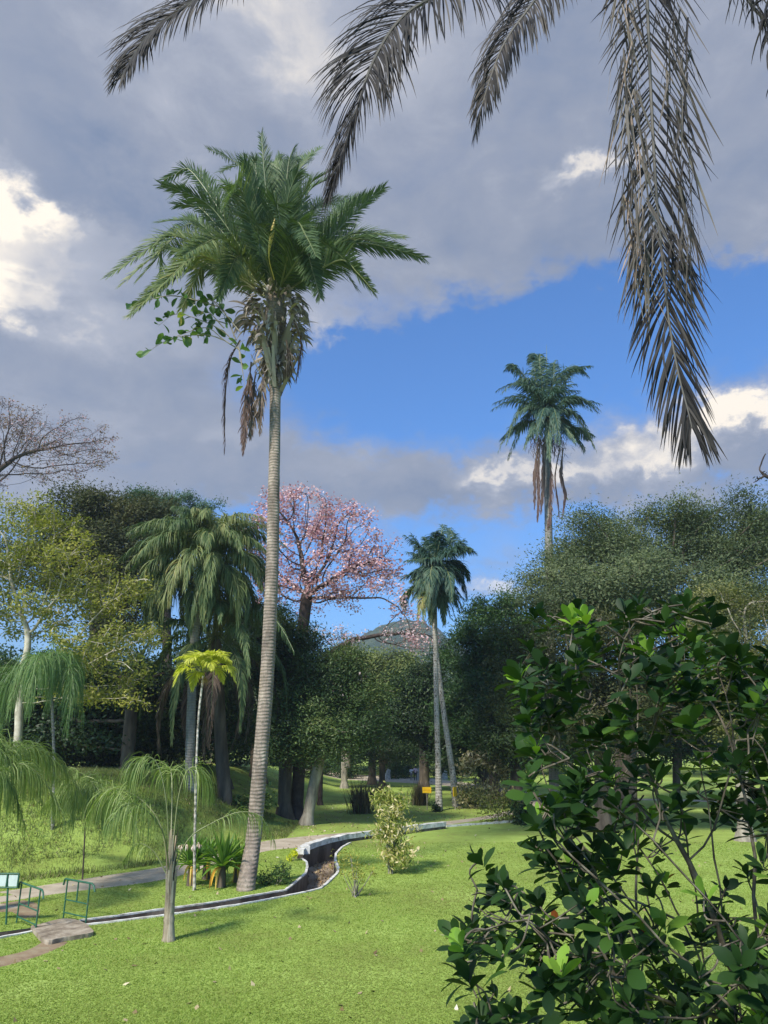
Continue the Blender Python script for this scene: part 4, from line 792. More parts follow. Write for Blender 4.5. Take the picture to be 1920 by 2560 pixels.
make_tree('dark_tree', 'dark tree with lit low boughs right of the leaning royal palm trunk', 'tree', [gp(1290, 66), P(1292, 1880, 66), P(1296, 1820, 66)],
          [E(1290, 1850, 90, 60, 65), E(1340, 1780, 80, 90, 63), E(1250, 1800, 60, 50, 66), E(1400, 1850, 90, 60, 60)], 450, .55, M_DG, M_DARKBARK, 206, .55, .75, 40, .6, .36, .14, .4, tone=(.2, .75), smin=.05)
# pink trumpet tree
tp_ = [gp(742, 50), P(748, 1900, 50), P(752, 1750, 50), P(752, 1620, 50), P(762, 1530, 50), P(768, 1480, 50)]
make_tree('pink_trumpet_tree', 'tall pink-blossomed tree with dark spreading branches behind the leaning palm trunk', 'tree', tp_,
          [E(760, 1290, 110, 75, 50), E(860, 1320, 100, 65, 50), E(680, 1340, 70, 70, 50), E(930, 1390, 75, 55, 50), E(820, 1410, 150, 50, 50), E(700, 1430, 90, 40, 51), E(900, 1460, 100, 32, 49), E(760, 1480, 130, 30, 50), E(975, 1465, 45, 32, 49), E(635, 1320, 35, 30, 50), E(960, 1420, 50, 30, 50), E(700, 1270, 60, 40, 50), E(830, 1500, 110, 22, 50), E(660, 1400, 50, 40, 50), E(1015, 1530, 36, 36, 49), E(1040, 1590, 50, 24, 49)],
          1300, .40, leafmat('sparse_brown_leaf', [(0, (.10, .07, .05)), (1, (.22, .15, .10))], .3), M_TWIG, 210, .5, .62, 1, .4, .16, .08, .9, flower=(M_PINK, .64, 13, .24, .19), rmin=.014, tipr=1.5)
make_tree('pale_trumpet_tree', 'leaning dark-branched tree with pale pink blossom trailing beside the paired royal palms', 'tree', [gp(800, 62), P(805, 1800, 62), P(815, 1650, 62), P(880, 1600, 62)],
          [E(1010, 1540, 40, 30, 61), E(1060, 1580, 40, 28, 60), E(1000, 1590, 60, 26, 61), E(1060, 1620, 50, 16, 60), E(900, 1600, 50, 18, 62), E(820, 1580, 50, 16, 62)], 260, .20, leafmat('sparse_brown_leaf2', [(0, (.10, .07, .05)), (1, (.22, .17, .12))], .3), M_TWIG, 211, .5, .6, 3, .4, .16, .08, .8, flower=(M_PALEPINK, .5, 10, .24, .19), rmin=.02, tipr=1.5)
make_tree('feathery_dark_tree', 'dark feathery tree with two bare grey stems rising behind the lawn', 'tree', [gp(768, 47.5), P(785, 1960, 47.5), P(812, 1850, 47), P(830, 1760, 47)],
          [E(800, 1690, 90, 60, 47), E(880, 1720, 90, 70, 47), E(760, 1790, 90, 70, 46), E(850, 1830, 90, 60, 46), E(920, 1790, 60, 60, 47), E(820, 1650, 60, 30, 48), E(700, 1830, 50, 70, 46), E(870, 1625, 45, 40, 47), E(775, 1600, 45, 28, 48), E(700, 1580, 40, 60, 48)], 800, .33, M_DG, M_PALEBARK, 212, .45, .6, 34, .5, .26, .09, .45, tone=(.3, .95), smin=.018, droop=.15,
          flower=(M_PALEPINK, .006, 8, .2, .17))
# left: yellow-green spreading tree with pale limbs
ly = [gp(28, 38), P(38, 1900, 38), P(46, 1830, 38), P(48, 1760, 38), P(58, 1660, 38)]
make_tree('olive_tree', 'yellow-green tree with pale spreading limbs at the left', 'tree', ly,
          [E(60, 1300, 130, 60, 38), E(180, 1390, 110, 55, 37), E(60, 1420, 150, 80, 38), E(290, 1480, 110, 38, 37), E(340, 1460, 60, 20, 37), E(200, 1500, 130, 50, 37), E(330, 1570, 70, 35, 36), E(260, 1610, 120, 50, 37), E(330, 1680, 70, 35, 36), E(250, 1720, 110, 45, 37), E(340, 1760, 50, 28, 36), E(60, 1550, 120, 60, 39), E(-60, 1400, 100, 150, 38)],
          1300, .19, M_YG, mat('pale_limb_bark', [(.3, (.22, .20, .15)), (.5, (.42, .38, .30)), (.7, (.58, .54, .44))], 2.4, .9, .5, 8), 220, .45, .62, 10, .30, .22, .11, .75, tone=(.3, .85), smin=.0, rmin=.022, tipr=3)
make_tree('dark_tree', 'brownish dark tree behind the top of the yellow-green tree', 'tree', [gp(230, 58), P(235, 1800, 58), P(240, 1600, 58), P(240, 1450, 58)],
          [E(200, 1290, 110, 60, 58), E(290, 1290, 90, 60, 57), E(340, 1360, 90, 90, 56), E(240, 1400, 120, 80, 58), E(330, 1500, 80, 90, 56), E(130, 1400, 100, 90, 58), E(380, 1300, 70, 50, 57)], 900, .5, M_BR, M_DARKBARK, 221, .6, .8, 34, .7, .34, .14, .5, tone=(.2, .8), smin=.03)
make_tree('open_tree', 'open-crowned bluish green tree showing above the drooping palm', 'tree', [gp(420, 72), P(420, 1750, 72), P(415, 1500, 72), P(410, 1380, 72)],
          [E(380, 1240, 60, 28, 72), E(450, 1260, 60, 30, 71), E(330, 1250, 50, 26, 72), E(520, 1270, 45, 22, 71), E(400, 1300, 110, 40, 72)], 330, .45, leafmat('blue_green_leaf', [(0, (.02, .05, .03)), (.5, (.05, .10, .06)), (1, (.11, .16, .09))], .3), M_TWIG, 222, .55, .7, 26, .5, .30, .13, .8, tone=(.2, .8), rmin=.02)
make_tree('bare_tree', 'bare dark-twigged tree with a few dull pink flowers at the left edge', 'tree', [gp(-60, 62), P(-58, 1600, 62), P(-50, 1300, 62), P(-30, 1220, 62)],
          [E(60, 1080, 110, 60, 62), E(180, 1090, 90, 50, 61), E(-40, 1060, 120, 90, 62), E(220, 1140, 75, 36, 61), E(100, 1160, 120, 36, 62), E(-60, 1160, 90, 60, 62), E(260, 1090, 30, 16, 61)], 1000, .34, leafmat('dull_pink_bud', [(0, (.12, .07, .08)), (1, (.30, .19, .20))], .2), M_TWIG, 223, .5, .6, 3, .3, .13, .08, .8, flower=(leafmat('dull_pink_flower', [(0, (.25, .14, .16)), (1, (.45, .30, .32))], .2), .10, 8, .25, .2), rmin=.016, tipr=1.5, fineness=.44)
make_tree('bare_tree', 'grey bare snag reaching in at the right edge above the feathery tree', 'tree', [gp(2000, 50), P(1990, 1600, 50), P(1960, 1350, 50), P(1950, 1250, 50)], [E(1915, 1165, 22, 30, 50), E(1900, 1200, 20, 12, 50), E(1960, 1130, 40, 50, 50)], 40, .25, M_BR, M_TWIG, 224, .5, .5, 1, .2, .08, .05, .9, rmin=.02)
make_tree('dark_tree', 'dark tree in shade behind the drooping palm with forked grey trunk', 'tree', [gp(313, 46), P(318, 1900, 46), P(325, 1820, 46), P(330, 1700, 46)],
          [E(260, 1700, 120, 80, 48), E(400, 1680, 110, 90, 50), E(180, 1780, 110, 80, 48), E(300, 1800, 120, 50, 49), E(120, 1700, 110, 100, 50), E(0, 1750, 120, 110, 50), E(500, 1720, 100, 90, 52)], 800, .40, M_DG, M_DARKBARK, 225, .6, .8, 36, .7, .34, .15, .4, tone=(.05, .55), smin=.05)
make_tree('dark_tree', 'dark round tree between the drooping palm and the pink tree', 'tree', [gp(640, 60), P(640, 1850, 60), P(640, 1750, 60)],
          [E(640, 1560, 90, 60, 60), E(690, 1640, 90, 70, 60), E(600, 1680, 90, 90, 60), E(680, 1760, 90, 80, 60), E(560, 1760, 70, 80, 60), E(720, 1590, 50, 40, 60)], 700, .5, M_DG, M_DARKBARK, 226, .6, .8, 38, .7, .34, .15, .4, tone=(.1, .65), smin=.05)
make_tree('olive_round_tree', 'sunlit olive-green tree in the gap below the far hill', 'tree', [gp(930, 92), P(930, 1850, 92), P(930, 1780, 92)], [E(930, 1680, 110, 50, 92), E(1010, 1670, 60, 50, 90), E(860, 1660, 70, 40, 92), E(930, 1750, 130, 50, 92)], 500, .45, leafmat('sunlit_olive_leaf', [(0, (.05, .07, .02)), (.5, (.11, .14, .04)), (1, (.20, .22, .08))], .3), M_DARKBARK, 227, .7, .9, 34, .8, .45, .22, .4, tone=(.3, .9), smin=.05)
# understory trunks in the shade: separate bare stems whose heads are lost in the foliage
def stem_tree(px0, py0, Y, lean, rad, name, label, seed, topy=1650, bark=None, leaf=None, ell=None):
    b_ = gp(px0, Y); make_tree(name, label, 'tree', [b_, P(px0 + lean * .3, py0 - 150, Y), P(px0 + lean, topy + 120, Y), P(px0 + lean * 1.3, topy + 40, Y)], [E(px0 + lean * 1.5, topy, 80, 50, Y), E(px0 + lean * 1.5 - 50, topy + 60, 60, 40, Y), E(px0 + lean * 1.5 + 60, topy + 70, 60, 40, Y)], 160, rad, leaf or M_DG, bark or M_DARKBARK, seed, .6, .8, 34, .7, .32, .14, .8, tone=(.1, .6), smin=.04)
stem_tree(558, 2040, 50, -8, .35, 'shade_tree', 'shaded tree with short dark trunk left of the leaning palm trunk', 301, 1760)
stem_tree(712, 2058, 49.2, 6, .42, 'shade_tree', 'thick dark-trunked tree on the lawn, left stem of the group beyond the path', 302, 1620, M_DARKBARK)
stem_tree(860, 1930, 84, 8, .35, 'shade_tree', 'pale-trunked tree beside the far walkers', 303, 1800, M_PALEBARK)
stem_tree(955, 1930, 90, 6, .35, 'shade_tree', 'brown-trunked tree behind the far shrubs', 304, 1790, M_DARKBARK)
stem_tree(1215, 1960, 84, -6, .6, 'shade_tree', 'thick dark-trunked tree behind the cream-leaved shrub', 305, 1820, M_DARKBARK)
stem_tree(1690, 1990, 62, 5, .3, 'shade_tree', 'slim dark tree glimpsed through the right-hand shrub', 306, 1800, M_DARKBARK)

# ---------------------------------------------------------------- shrubs
def shrub_at(name, label, base, pts, n, sp, L, W, leaf, seed, up=.5, stems=5, tone=(.1, .9), droop=0., group=None, bark=None, cat='shrub', sr=.02):
    rng = np.random.default_rng(seed); base = np.array(base, float); th = thing(name, label, cat, base, group); pts = np.array(pts, float); mb = MB()
    idx = rng.integers(0, len(pts), n); C = pts[idx] + rng.normal(size=(n, 3)) * sp; tt = rng.uniform(*tone, len(pts))
    for k in range(stems):
        e = pts[rng.integers(len(pts))] if len(pts) < 30 else pts[int(k * len(pts) / stems)]; tube(mb, spline([base + rng.normal(size=3) * [.05, .05, 0] - [0, 0, .05], base * .5 + e * .5 + rng.normal(size=3) * sp * .3, e], 8), np.linspace(sr, sr * .3, 8), 5, cap=False)
    mb.build('stems', bark or M_PALEBARK, th, True); mb = MB(); C[:, 2] = np.maximum(C[:, 2], base[2] + .02)
    cards(mb, rng, C, L, W, np.clip(tt[idx] + rng.normal(size=n) * .18, 0, 1), up, None, droop); mb.build('foliage', leaf, th); return th
def cloud(px_, Y, ells, n, seed):            # clump centres in photo pixels
    rng = np.random.default_rng(seed); return crown_points(rng, [(a, b, c, d, Y, .9) for a, b, c, d in ells], n, .3)
M_CREAM = leafmat('variegated_leaf', [(0, (.10, .14, .03)), (.35, (.26, .30, .06)), (.6, (.45, .42, .14)), (.8, (.62, .52, .28)), (1, (.74, .62, .42))], .35, .5, .3)
M_CREAM2 = leafmat('cream_brown_leaf', [(0, (.10, .09, .05)), (.4, (.28, .24, .13)), (.75, (.52, .45, .28)), (1, (.72, .64, .46))], .3, .6, .2)
Yv = 30.; bv = G(975, 2184); Yv = bv[1]
shrub_at('variegated_bush', 'yellow and cream variegated young tree on the lawn in front of the white cap', bv, cloud(0, Yv, [(985, 2010, 42, 38), (965, 2060, 50, 40), (1010, 2040, 30, 30), (990, 2110, 45, 28), (950, 2095, 30, 24), (1010, 2130, 25, 25), (990, 2150, 22, 18)], 70, 1), 2600, .17, .20, .065, M_CREAM, 401, droop=.8, stems=9, sr=.03)
b2 = G(889, 2242)
shrub_at('sapling', 'sparse green sapling on the lawn beside the channel', b2, cloud(0, b2[1], [(880, 2150, 38, 25), (910, 2170, 30, 30), (860, 2180, 25, 22), (890, 2190, 35, 20)], 34, 2), 420, .13, .13, .035, M_YG, 402, stems=12, droop=.3, tone=(.5, 1), sr=.02)
b3 = G(1200, 2010); Y3 = 66.
shrub_at('cream_bush', 'tall cream and brown-leaved shrub on the far bank beside the walkers', gp(1205, Y3), cloud(0, Y3, [(1195, 1898, 34, 18), (1225, 1914, 34, 12), (1168, 1922, 12, 8), (1252, 1938, 18, 12), (1160, 1972, 12, 8), (1210, 1982, 50, 10)], 60, 3), 1500, .35, .42, .20, M_CREAM2, 403, droop=.5, stems=10)
shrub_at('thicket', 'tangled brown and green thicket under the cream-leaved shrub', gp(1200, 60), cloud(0, 60, [(1170, 1985, 40, 16), (1215, 1998, 50, 18), (1260, 2005, 36, 22), (1180, 2010, 30, 12)], 50, 4), 1700, .35, .30, .13, leafmat('thicket_leaf', [(0, (.03, .045, .015)), (.5, (.10, .11, .04)), (1, (.42, .36, .20))], .3), 404, stems=10, droop=.3)
b5 = gp(1240, 50)
shrub_at('thin_bush', 'thin pale-stemmed bush at the kerb of the path by the big shrub', b5, cloud(0, 50, [(1225, 2020, 24, 22), (1255, 2030, 26, 24), (1280, 2050, 30, 20), (1240, 2060, 20, 12)], 40, 5), 900, .28, .20, .09, M_YG, 405, stems=9, tone=(.1, .7))
shrub_at('dark_shrub', 'dark shrub at the path edge half hidden by the big shrub', gp(1310, 48), cloud(0, 48, [(1300, 2030, 36, 26), (1340, 2040, 40, 30), (1310, 2060, 30, 14)], 40, 6), 1400, .3, .26, .13, M_DG, 406, stems=6, tone=(.2, .8))
shrub_at('dark_shrub', 'small dark shrub hugging the foot of the straight royal palm', gp(1090, 57.6), cloud(0, 57.6, [(1094, 2030, 8, 10), (1092, 2015, 6, 8)], 16, 7), 500, .16, .2, .1, M_DG, 407, stems=3, tone=(0, .4))
shrub_at('round_bush', 'small round dark bush beside the far path above the yellow sign', gp(1066, 92), cloud(0, 92, [(1065, 1945, 8, 10), (1065, 1932, 6, 7)], 16, 8), 500, .2, .26, .13, M_DG, 408, stems=3, tone=(0, .4))
shrub_at('low_bush', 'leafy bright green bush in the shade left of the leaning palm trunk', gp(600, 45), cloud(0, 45, [(600, 2010, 30, 26), (650, 2010, 22, 26), (620, 2040, 30, 14)], 40, 9), 1200, .3, .26, .14, M_MG, 409, stems=6, tone=(.4, 1))
shrub_at('croton', 'small bright yellow croton by the channel mouth', G(733, 2152), cloud(0, G(733, 2152)[1], [(732, 2136, 7, 11)], 12, 10), 130, .07, .16, .05, leafmat('yellow_leaf', [(0, (.35, .42, .02)), (1, (.70, .66, .04))], .35), 410, stems=4, up=.2)
shrub_at('fern', 'low dark fern patch on the grass between the leaning palm and the channel', G(695, 2212), cloud(0, G(695, 2212)[1], [(690, 2192, 30, 10), (670, 2205, 20, 7), (720, 2180, 20, 8)], 26, 11), 500, .16, .22, .04, M_MG, 411, stems=6, tone=(.2, .7))
rr3 = np.random.default_rng(77)
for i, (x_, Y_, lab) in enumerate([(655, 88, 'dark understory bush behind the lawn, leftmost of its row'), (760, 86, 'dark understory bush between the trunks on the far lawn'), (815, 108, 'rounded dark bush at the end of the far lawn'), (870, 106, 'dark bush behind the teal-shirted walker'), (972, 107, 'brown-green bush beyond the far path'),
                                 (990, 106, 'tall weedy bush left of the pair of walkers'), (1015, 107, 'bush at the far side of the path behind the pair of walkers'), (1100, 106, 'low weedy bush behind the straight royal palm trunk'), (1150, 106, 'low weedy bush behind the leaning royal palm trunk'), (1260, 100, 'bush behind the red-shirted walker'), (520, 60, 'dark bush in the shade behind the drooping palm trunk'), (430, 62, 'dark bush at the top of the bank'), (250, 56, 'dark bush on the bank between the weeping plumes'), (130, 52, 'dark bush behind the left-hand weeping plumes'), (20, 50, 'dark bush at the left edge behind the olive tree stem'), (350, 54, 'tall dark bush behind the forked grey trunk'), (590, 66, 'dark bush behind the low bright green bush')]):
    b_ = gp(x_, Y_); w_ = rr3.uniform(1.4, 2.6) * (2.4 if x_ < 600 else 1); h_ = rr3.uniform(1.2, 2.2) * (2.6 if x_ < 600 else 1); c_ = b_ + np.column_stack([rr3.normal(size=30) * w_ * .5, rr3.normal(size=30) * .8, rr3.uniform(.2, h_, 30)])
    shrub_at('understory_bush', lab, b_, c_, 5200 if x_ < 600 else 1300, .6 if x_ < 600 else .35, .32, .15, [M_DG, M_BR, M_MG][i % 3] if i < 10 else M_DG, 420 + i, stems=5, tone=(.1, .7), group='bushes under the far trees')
# ================================================================ BRIDGE, RAILS, SIGNS
M_GREENP = mat('green_paint', [(.35, (.012, .07, .040)), (.6, (.025, .115, .065)), (.72, (.09, .07, .04))], 9, .5, .2, 40, spec=.5)
M_SLAB = mat('weathered_slab', [(.3, (.13, .10, .07)), (.5, (.26, .21, .155)), (.7, (.42, .36, .28))], 3.2, .95, .8, 14, detail=9)
sb = [GP(78, 2315, .1), GP(158, 2296, .1), GP(203, 2303, .1), GP(234, 2327, .1), GP(205, 2336, .1), GP(160, 2343, .1), GP(112, 2349, .1)]
slab = thing('footbridge', 'worn concrete slab footbridge over the drainage channel', 'footbridge', (*np.mean(sb, 0), 0))
mb = MB(); q = spline([(a, b, 0) for a, b in sb + sb[:1]], 36)[:-1, :2]; q = q + rk.normal(size=q.shape) * .007; n_ = len(q); c_ = q.mean(0)
V = [(*p, .10 + rk.normal() * .002) for p in q] + [(*p, -.12) for p in q] + [(*c_, .108)]
mb.add(V, [[i, (i + 1) % n_, 2 * n_] for i in range(n_)]); mb.add(V, [[i, i + n_, (i + 1) % n_ + n_, (i + 1) % n_] for i in range(n_)]); mb.build('deck', M_SLAB, slab)
def pipe(root, name, pts, r_=.022, k=8): mb = MB(); tube(mb, np.array(pts, float), r_, k); return mb.build(name, M_GREENP, root, True)
def railing(a, b, label):                    # a far foot, b near foot (ground points)
    a, b = np.array(a, float), np.array(b, float); z = np.array([0, 0, 1.0]); u = (b - a) / np.linalg.norm(b - a)
    t = thing('railing', label, 'railing', a, 'green footbridge railings')
    pipe(t, 'post', [a - z * .3, a + z * .97]); pipe(t, 'post', [b - z * .35, b + z * .97])
    pipe(t, 'baluster', [a * .5 + b * .5 + z * .48, a * .5 + b * .5 + z * .97])
    pipe(t, 'top_rail', [a - u * .17 + z * .83, a - u * .14 + z * .97, a - u * .10 + z * .99, b + u * .10 + z * .99, b + u * .20 + z * .93, b + u * .26 + z * .80], .026)
    pipe(t, 'rail', [a + z * .48, b + z * .48], .018); pipe(t, 'rail', [a + z * .16, b + z * .16], .018)
railing(G(158, 2297), G(214, 2310), 'green tubular steel railing on the right side of the footbridge')
railing(G(41, 2308), G(88, 2330), 'green tubular steel railing on the left side of the footbridge, next to the notice board')
g0 = G(18, 2312); Yn = g0[1]; nb = thing('notice_board', 'green-framed notice board with two blank pale panels on a post', 'notice board', g0)
f1, f2 = P(-70, 2184, Yn), P(48, 2184, Yn); zt, zb = f1[2], P(0, 2219, Yn)[2]; xm = P(20, 2184, Yn)[0]
pipe(nb, 'post', [g0 - [0, 0, .3], [xm, Yn + .03, zt]], .026); pipe(nb, 'post', [[f1[0], Yn + .03, 0], [f1[0], Yn + .03, zt]], .026)
for p, q in (([f1[0], Yn, zt], [f2[0], Yn, zt]), ([f1[0], Yn, zb], [f2[0], Yn, zb]), ([f2[0], Yn, zb], [f2[0], Yn, zt]), ([xm, Yn, zb], [xm, Yn, zt])): pipe(nb, 'frame', [p, q], .022)
M_PANEL = flat('pale_panel', (.50, .58, .56), .35)
for x0, x1 in ((f1[0] + .03, xm - .03), (xm + .03, f2[0] - .03)):
    mb = MB(); box(mb, ((x0 + x1) / 2, Yn + .012, zb + .03), x1 - x0, .012, zt - zb - .06); mb.build('panel', M_PANEL, nb)
M_YEL = flat('sign_yellow', (.82, .50, .01), .5); M_ORG = flat('sign_orange', (.62, .20, .01), .5)
def ysign(px_, top, bot, foot, wpx, Y, rz, label):
    b_ = gp(px_, Y); c = P(px_, (top + bot) / 2, Y); m = mpp(px_, 2000, Y); b_[0] = c[0]; h_ = (bot - top) * m; w_ = wpx * m
    t = thing('warning_sign', label, 'sign', b_, 'yellow signs on the far lawn'); mb = MB(); tube(mb, [b_ - [0, 0, .2], [c[0], Y + .02, c[2] + h_ * .3]], .035, 8); mb.build('post', M_PALEBARK, t)
    mb = MB(); box(mb, (c[0], Y - .03, c[2] - h_ / 2), w_, .03, h_, rz); mb.build('plate', M_YEL, t)
    for k in range(3):
        mb = MB()
        for j in range(5): box(mb, (c[0] + math.cos(rz) * w_ * (-.32 + .16 * j), Y - .03 + math.sin(rz) * w_ * (-.32 + .16 * j) - .018 * math.cos(rz), c[2] + h_ * (.22 - .22 * k) - h_ * .05), w_ * .11, .012, h_ * .10, rz)
        if k == 1: mb.build('lettering', M_ORG, t)
ysign(1067, 1968, 1982, 2027, 22, 59, 0, 'yellow warning sign on a thin post left of the royal palm pair'); ysign(1137, 1968, 1990, 2019, 20, 59, 1.05, 'yellow warning sign turned away in front of the leaning royal palm')

# ================================================================ LILIES
M_LILY = leafmat('lily_leaf', [(0, (.05, .11, .02)), (.5, (.11, .21, .03)), (.85, (.24, .34, .06)), (1, (.42, .42, .10))], .4, .4, .5)
M_ORL = leafmat('withered_yellow_leaf', [(0, (.45, .20, .03)), (.5, (.75, .42, .05)), (1, (.80, .60, .20))], .35)
M_WF = leafmat('pale_petal', [(0, (.62, .42, .40)), (1, (.85, .78, .74))], .35)
def lily(px_, py_, hpx, n, seed, label, flowers=0, shape=1.0):
    rng = np.random.default_rng(seed); b_ = G(px_, py_); m = mpp(px_, py_, b_[1]); hh = hpx * m; t = thing('giant_lily', label, 'lily plant', b_, 'giant lilies at the foot of the tallest palm')
    mb = MB(); tube(mb, [b_ - [0, 0, .1], b_ + [0, 0, .3], b_ + [0, 0, .65]], [.16, .14, .11], 9); mb.build('stem', M_DARKBARK, t, True); mb = MB()
    for k in range(n):
        a = k * 2.4 + rng.normal() * .2; u = (k + .5) / n; out = np.array([math.cos(a), math.sin(a), 0]); el = R(86 - 72 * u)
        strap(mb, rng, b_ + [0, 0, .62 + .1 * (1 - u)] + out * .08, out * math.cos(el) + np.array([0, 0, math.sin(el)]), hh * rng.uniform(.66, .85), .17 * rng.uniform(.8, 1.15), .25 + .9 * u * rng.uniform(.5, 1.3), np.clip(rng.normal(.45, .2), 0, 1), 7, None, (.6, .9, 1, .95, .7, .3, .03), .22)
    mb.build('leaves', M_LILY, t); mb = MB()
    for k in range(4):
        a = -PI / 2 + rng.uniform(-1.0, 1.0); out = np.array([math.cos(a), math.sin(a), 0]); strap(mb, rng, b_ + [0, 0, .62] + out * .15, out + [0, 0, .2], rng.uniform(.5, .8), .085, 3.6, rng.uniform(0, 1), 7, out + [0, 0, .3], (.7, 1, .9, .8, .7, .2), .3)
    mb.build('withered_leaves', M_ORL, t)
    if flowers:
        mb = MB(); mf = MB()
        for k in range(flowers):
            e = P(px_ - 35 + 60 * k / max(1, flowers - 1) - 5, py_ - hpx - 8 + 6 * math.sin(k * 3), b_[1] - .3); tube(mb, spline([b_ + [0, 0, .7], b_ * .4 + e * .6, e], 8), .02, 5)
            for j in range(26): strap(mf, rng, e, nrm(rng.normal(size=3) + [0, 0, .7]), rng.uniform(.12, .22), .035, 2.6, rng.uniform(0, 1), 4)
        mb.build('flower_stems', M_LILY, t); mf.build('flowers', M_WF, t)
lily(553, 2218, 112, 44, 501, 'largest strap-leaved lily right beside the base of the tallest palm'); lily(477, 2214, 92, 36, 502, 'strap-leaved lily with pale pink flowers behind the slender palm stem', 5)
lily(515, 2198, 70, 30, 503, 'smaller strap-leaved lily between and behind the two big ones'); lily(592, 2205, 80, 22, 504, 'strap-leaved lily half hidden behind the tallest palm trunk')

# ================================================================ DRY GRASS CLUMPS, PALE STUMPS
M_REED = leafmat('dry_reed', [(0, (.035, .028, .016)), (.5, (.10, .075, .04)), (1, (.22, .17, .10))], .25)
def reeds(px_, Y, wpx, hpx, n, seed, label):
    rng = np.random.default_rng(seed); b_ = gp(px_, Y); m = mpp(px_, 2000, Y); t = thing('reed_clump', label, 'grass clump', b_, 'dry grass clumps on the far lawn'); mb = MB()
    for k in range(n):
        p = b_ + rng.normal(size=3) * [wpx * m * .22, .4, 0]; strap(mb, rng, p, [rng.normal() * .18, rng.normal() * .18, 1], hpx * m * rng.uniform(.6, 1.1), .05, rng.uniform(.1, .9), rng.uniform(0, 1), 5)
    mb.build('blades', M_REED, t); mb = MB()
    for k in range(n // 3):
        p = b_ + rng.normal(size=3) * [wpx * m * .3, .4, 0]; strap(mb, rng, p, [rng.normal() * .5, rng.normal() * .3, 1], hpx * m * .4, .05, 1.6, rng.uniform(.3, 1), 4)
    mb.build('lower_blades', M_MG, t)
reeds(1050, 63, 40, 58, 260, 511, 'tall dry brown grass clump left of the yellow sign'); reeds(905, 56, 56, 85, 280, 512, 'dark brown dry grass clump left of the variegated bush'); reeds(950, 68, 40, 45, 160, 513, 'brown grass clump behind the variegated bush')
reeds(1180, 62, 34, 40, 120, 514, 'brown grass clump at the foot of the leaning royal palm')
for px_, Y, hp, lab in ((968, 103, 26, 'pale pointed tree stump left of the pair of walkers'), (1048, 103, 34, 'pale pointed tree stump right beside the pair of walkers'), (1112, 103, 22, 'pale pointed tree stump between the royal palm trunks')):
    b_ = gp(px_, Y); m = mpp(px_, 1940, Y); mb = MB(); r7 = np.random.default_rng(px_); b0 = b_.copy(); t = thing('tree_stump', lab, 'tree stump', b0, 'pale stumps beyond the far path'); zz = np.linspace(0, 1, 8)
    tube(mb, np.array([b0 + [0.25 * z * z, 0, hp * m * z - .1] for z in zz]), np.interp(zz, [0, .15, 1], [.62, .45, .22]) * (1 + r7.normal(size=8) * .06), 12); mb.build('trunk', M_ROYAL, t, True)

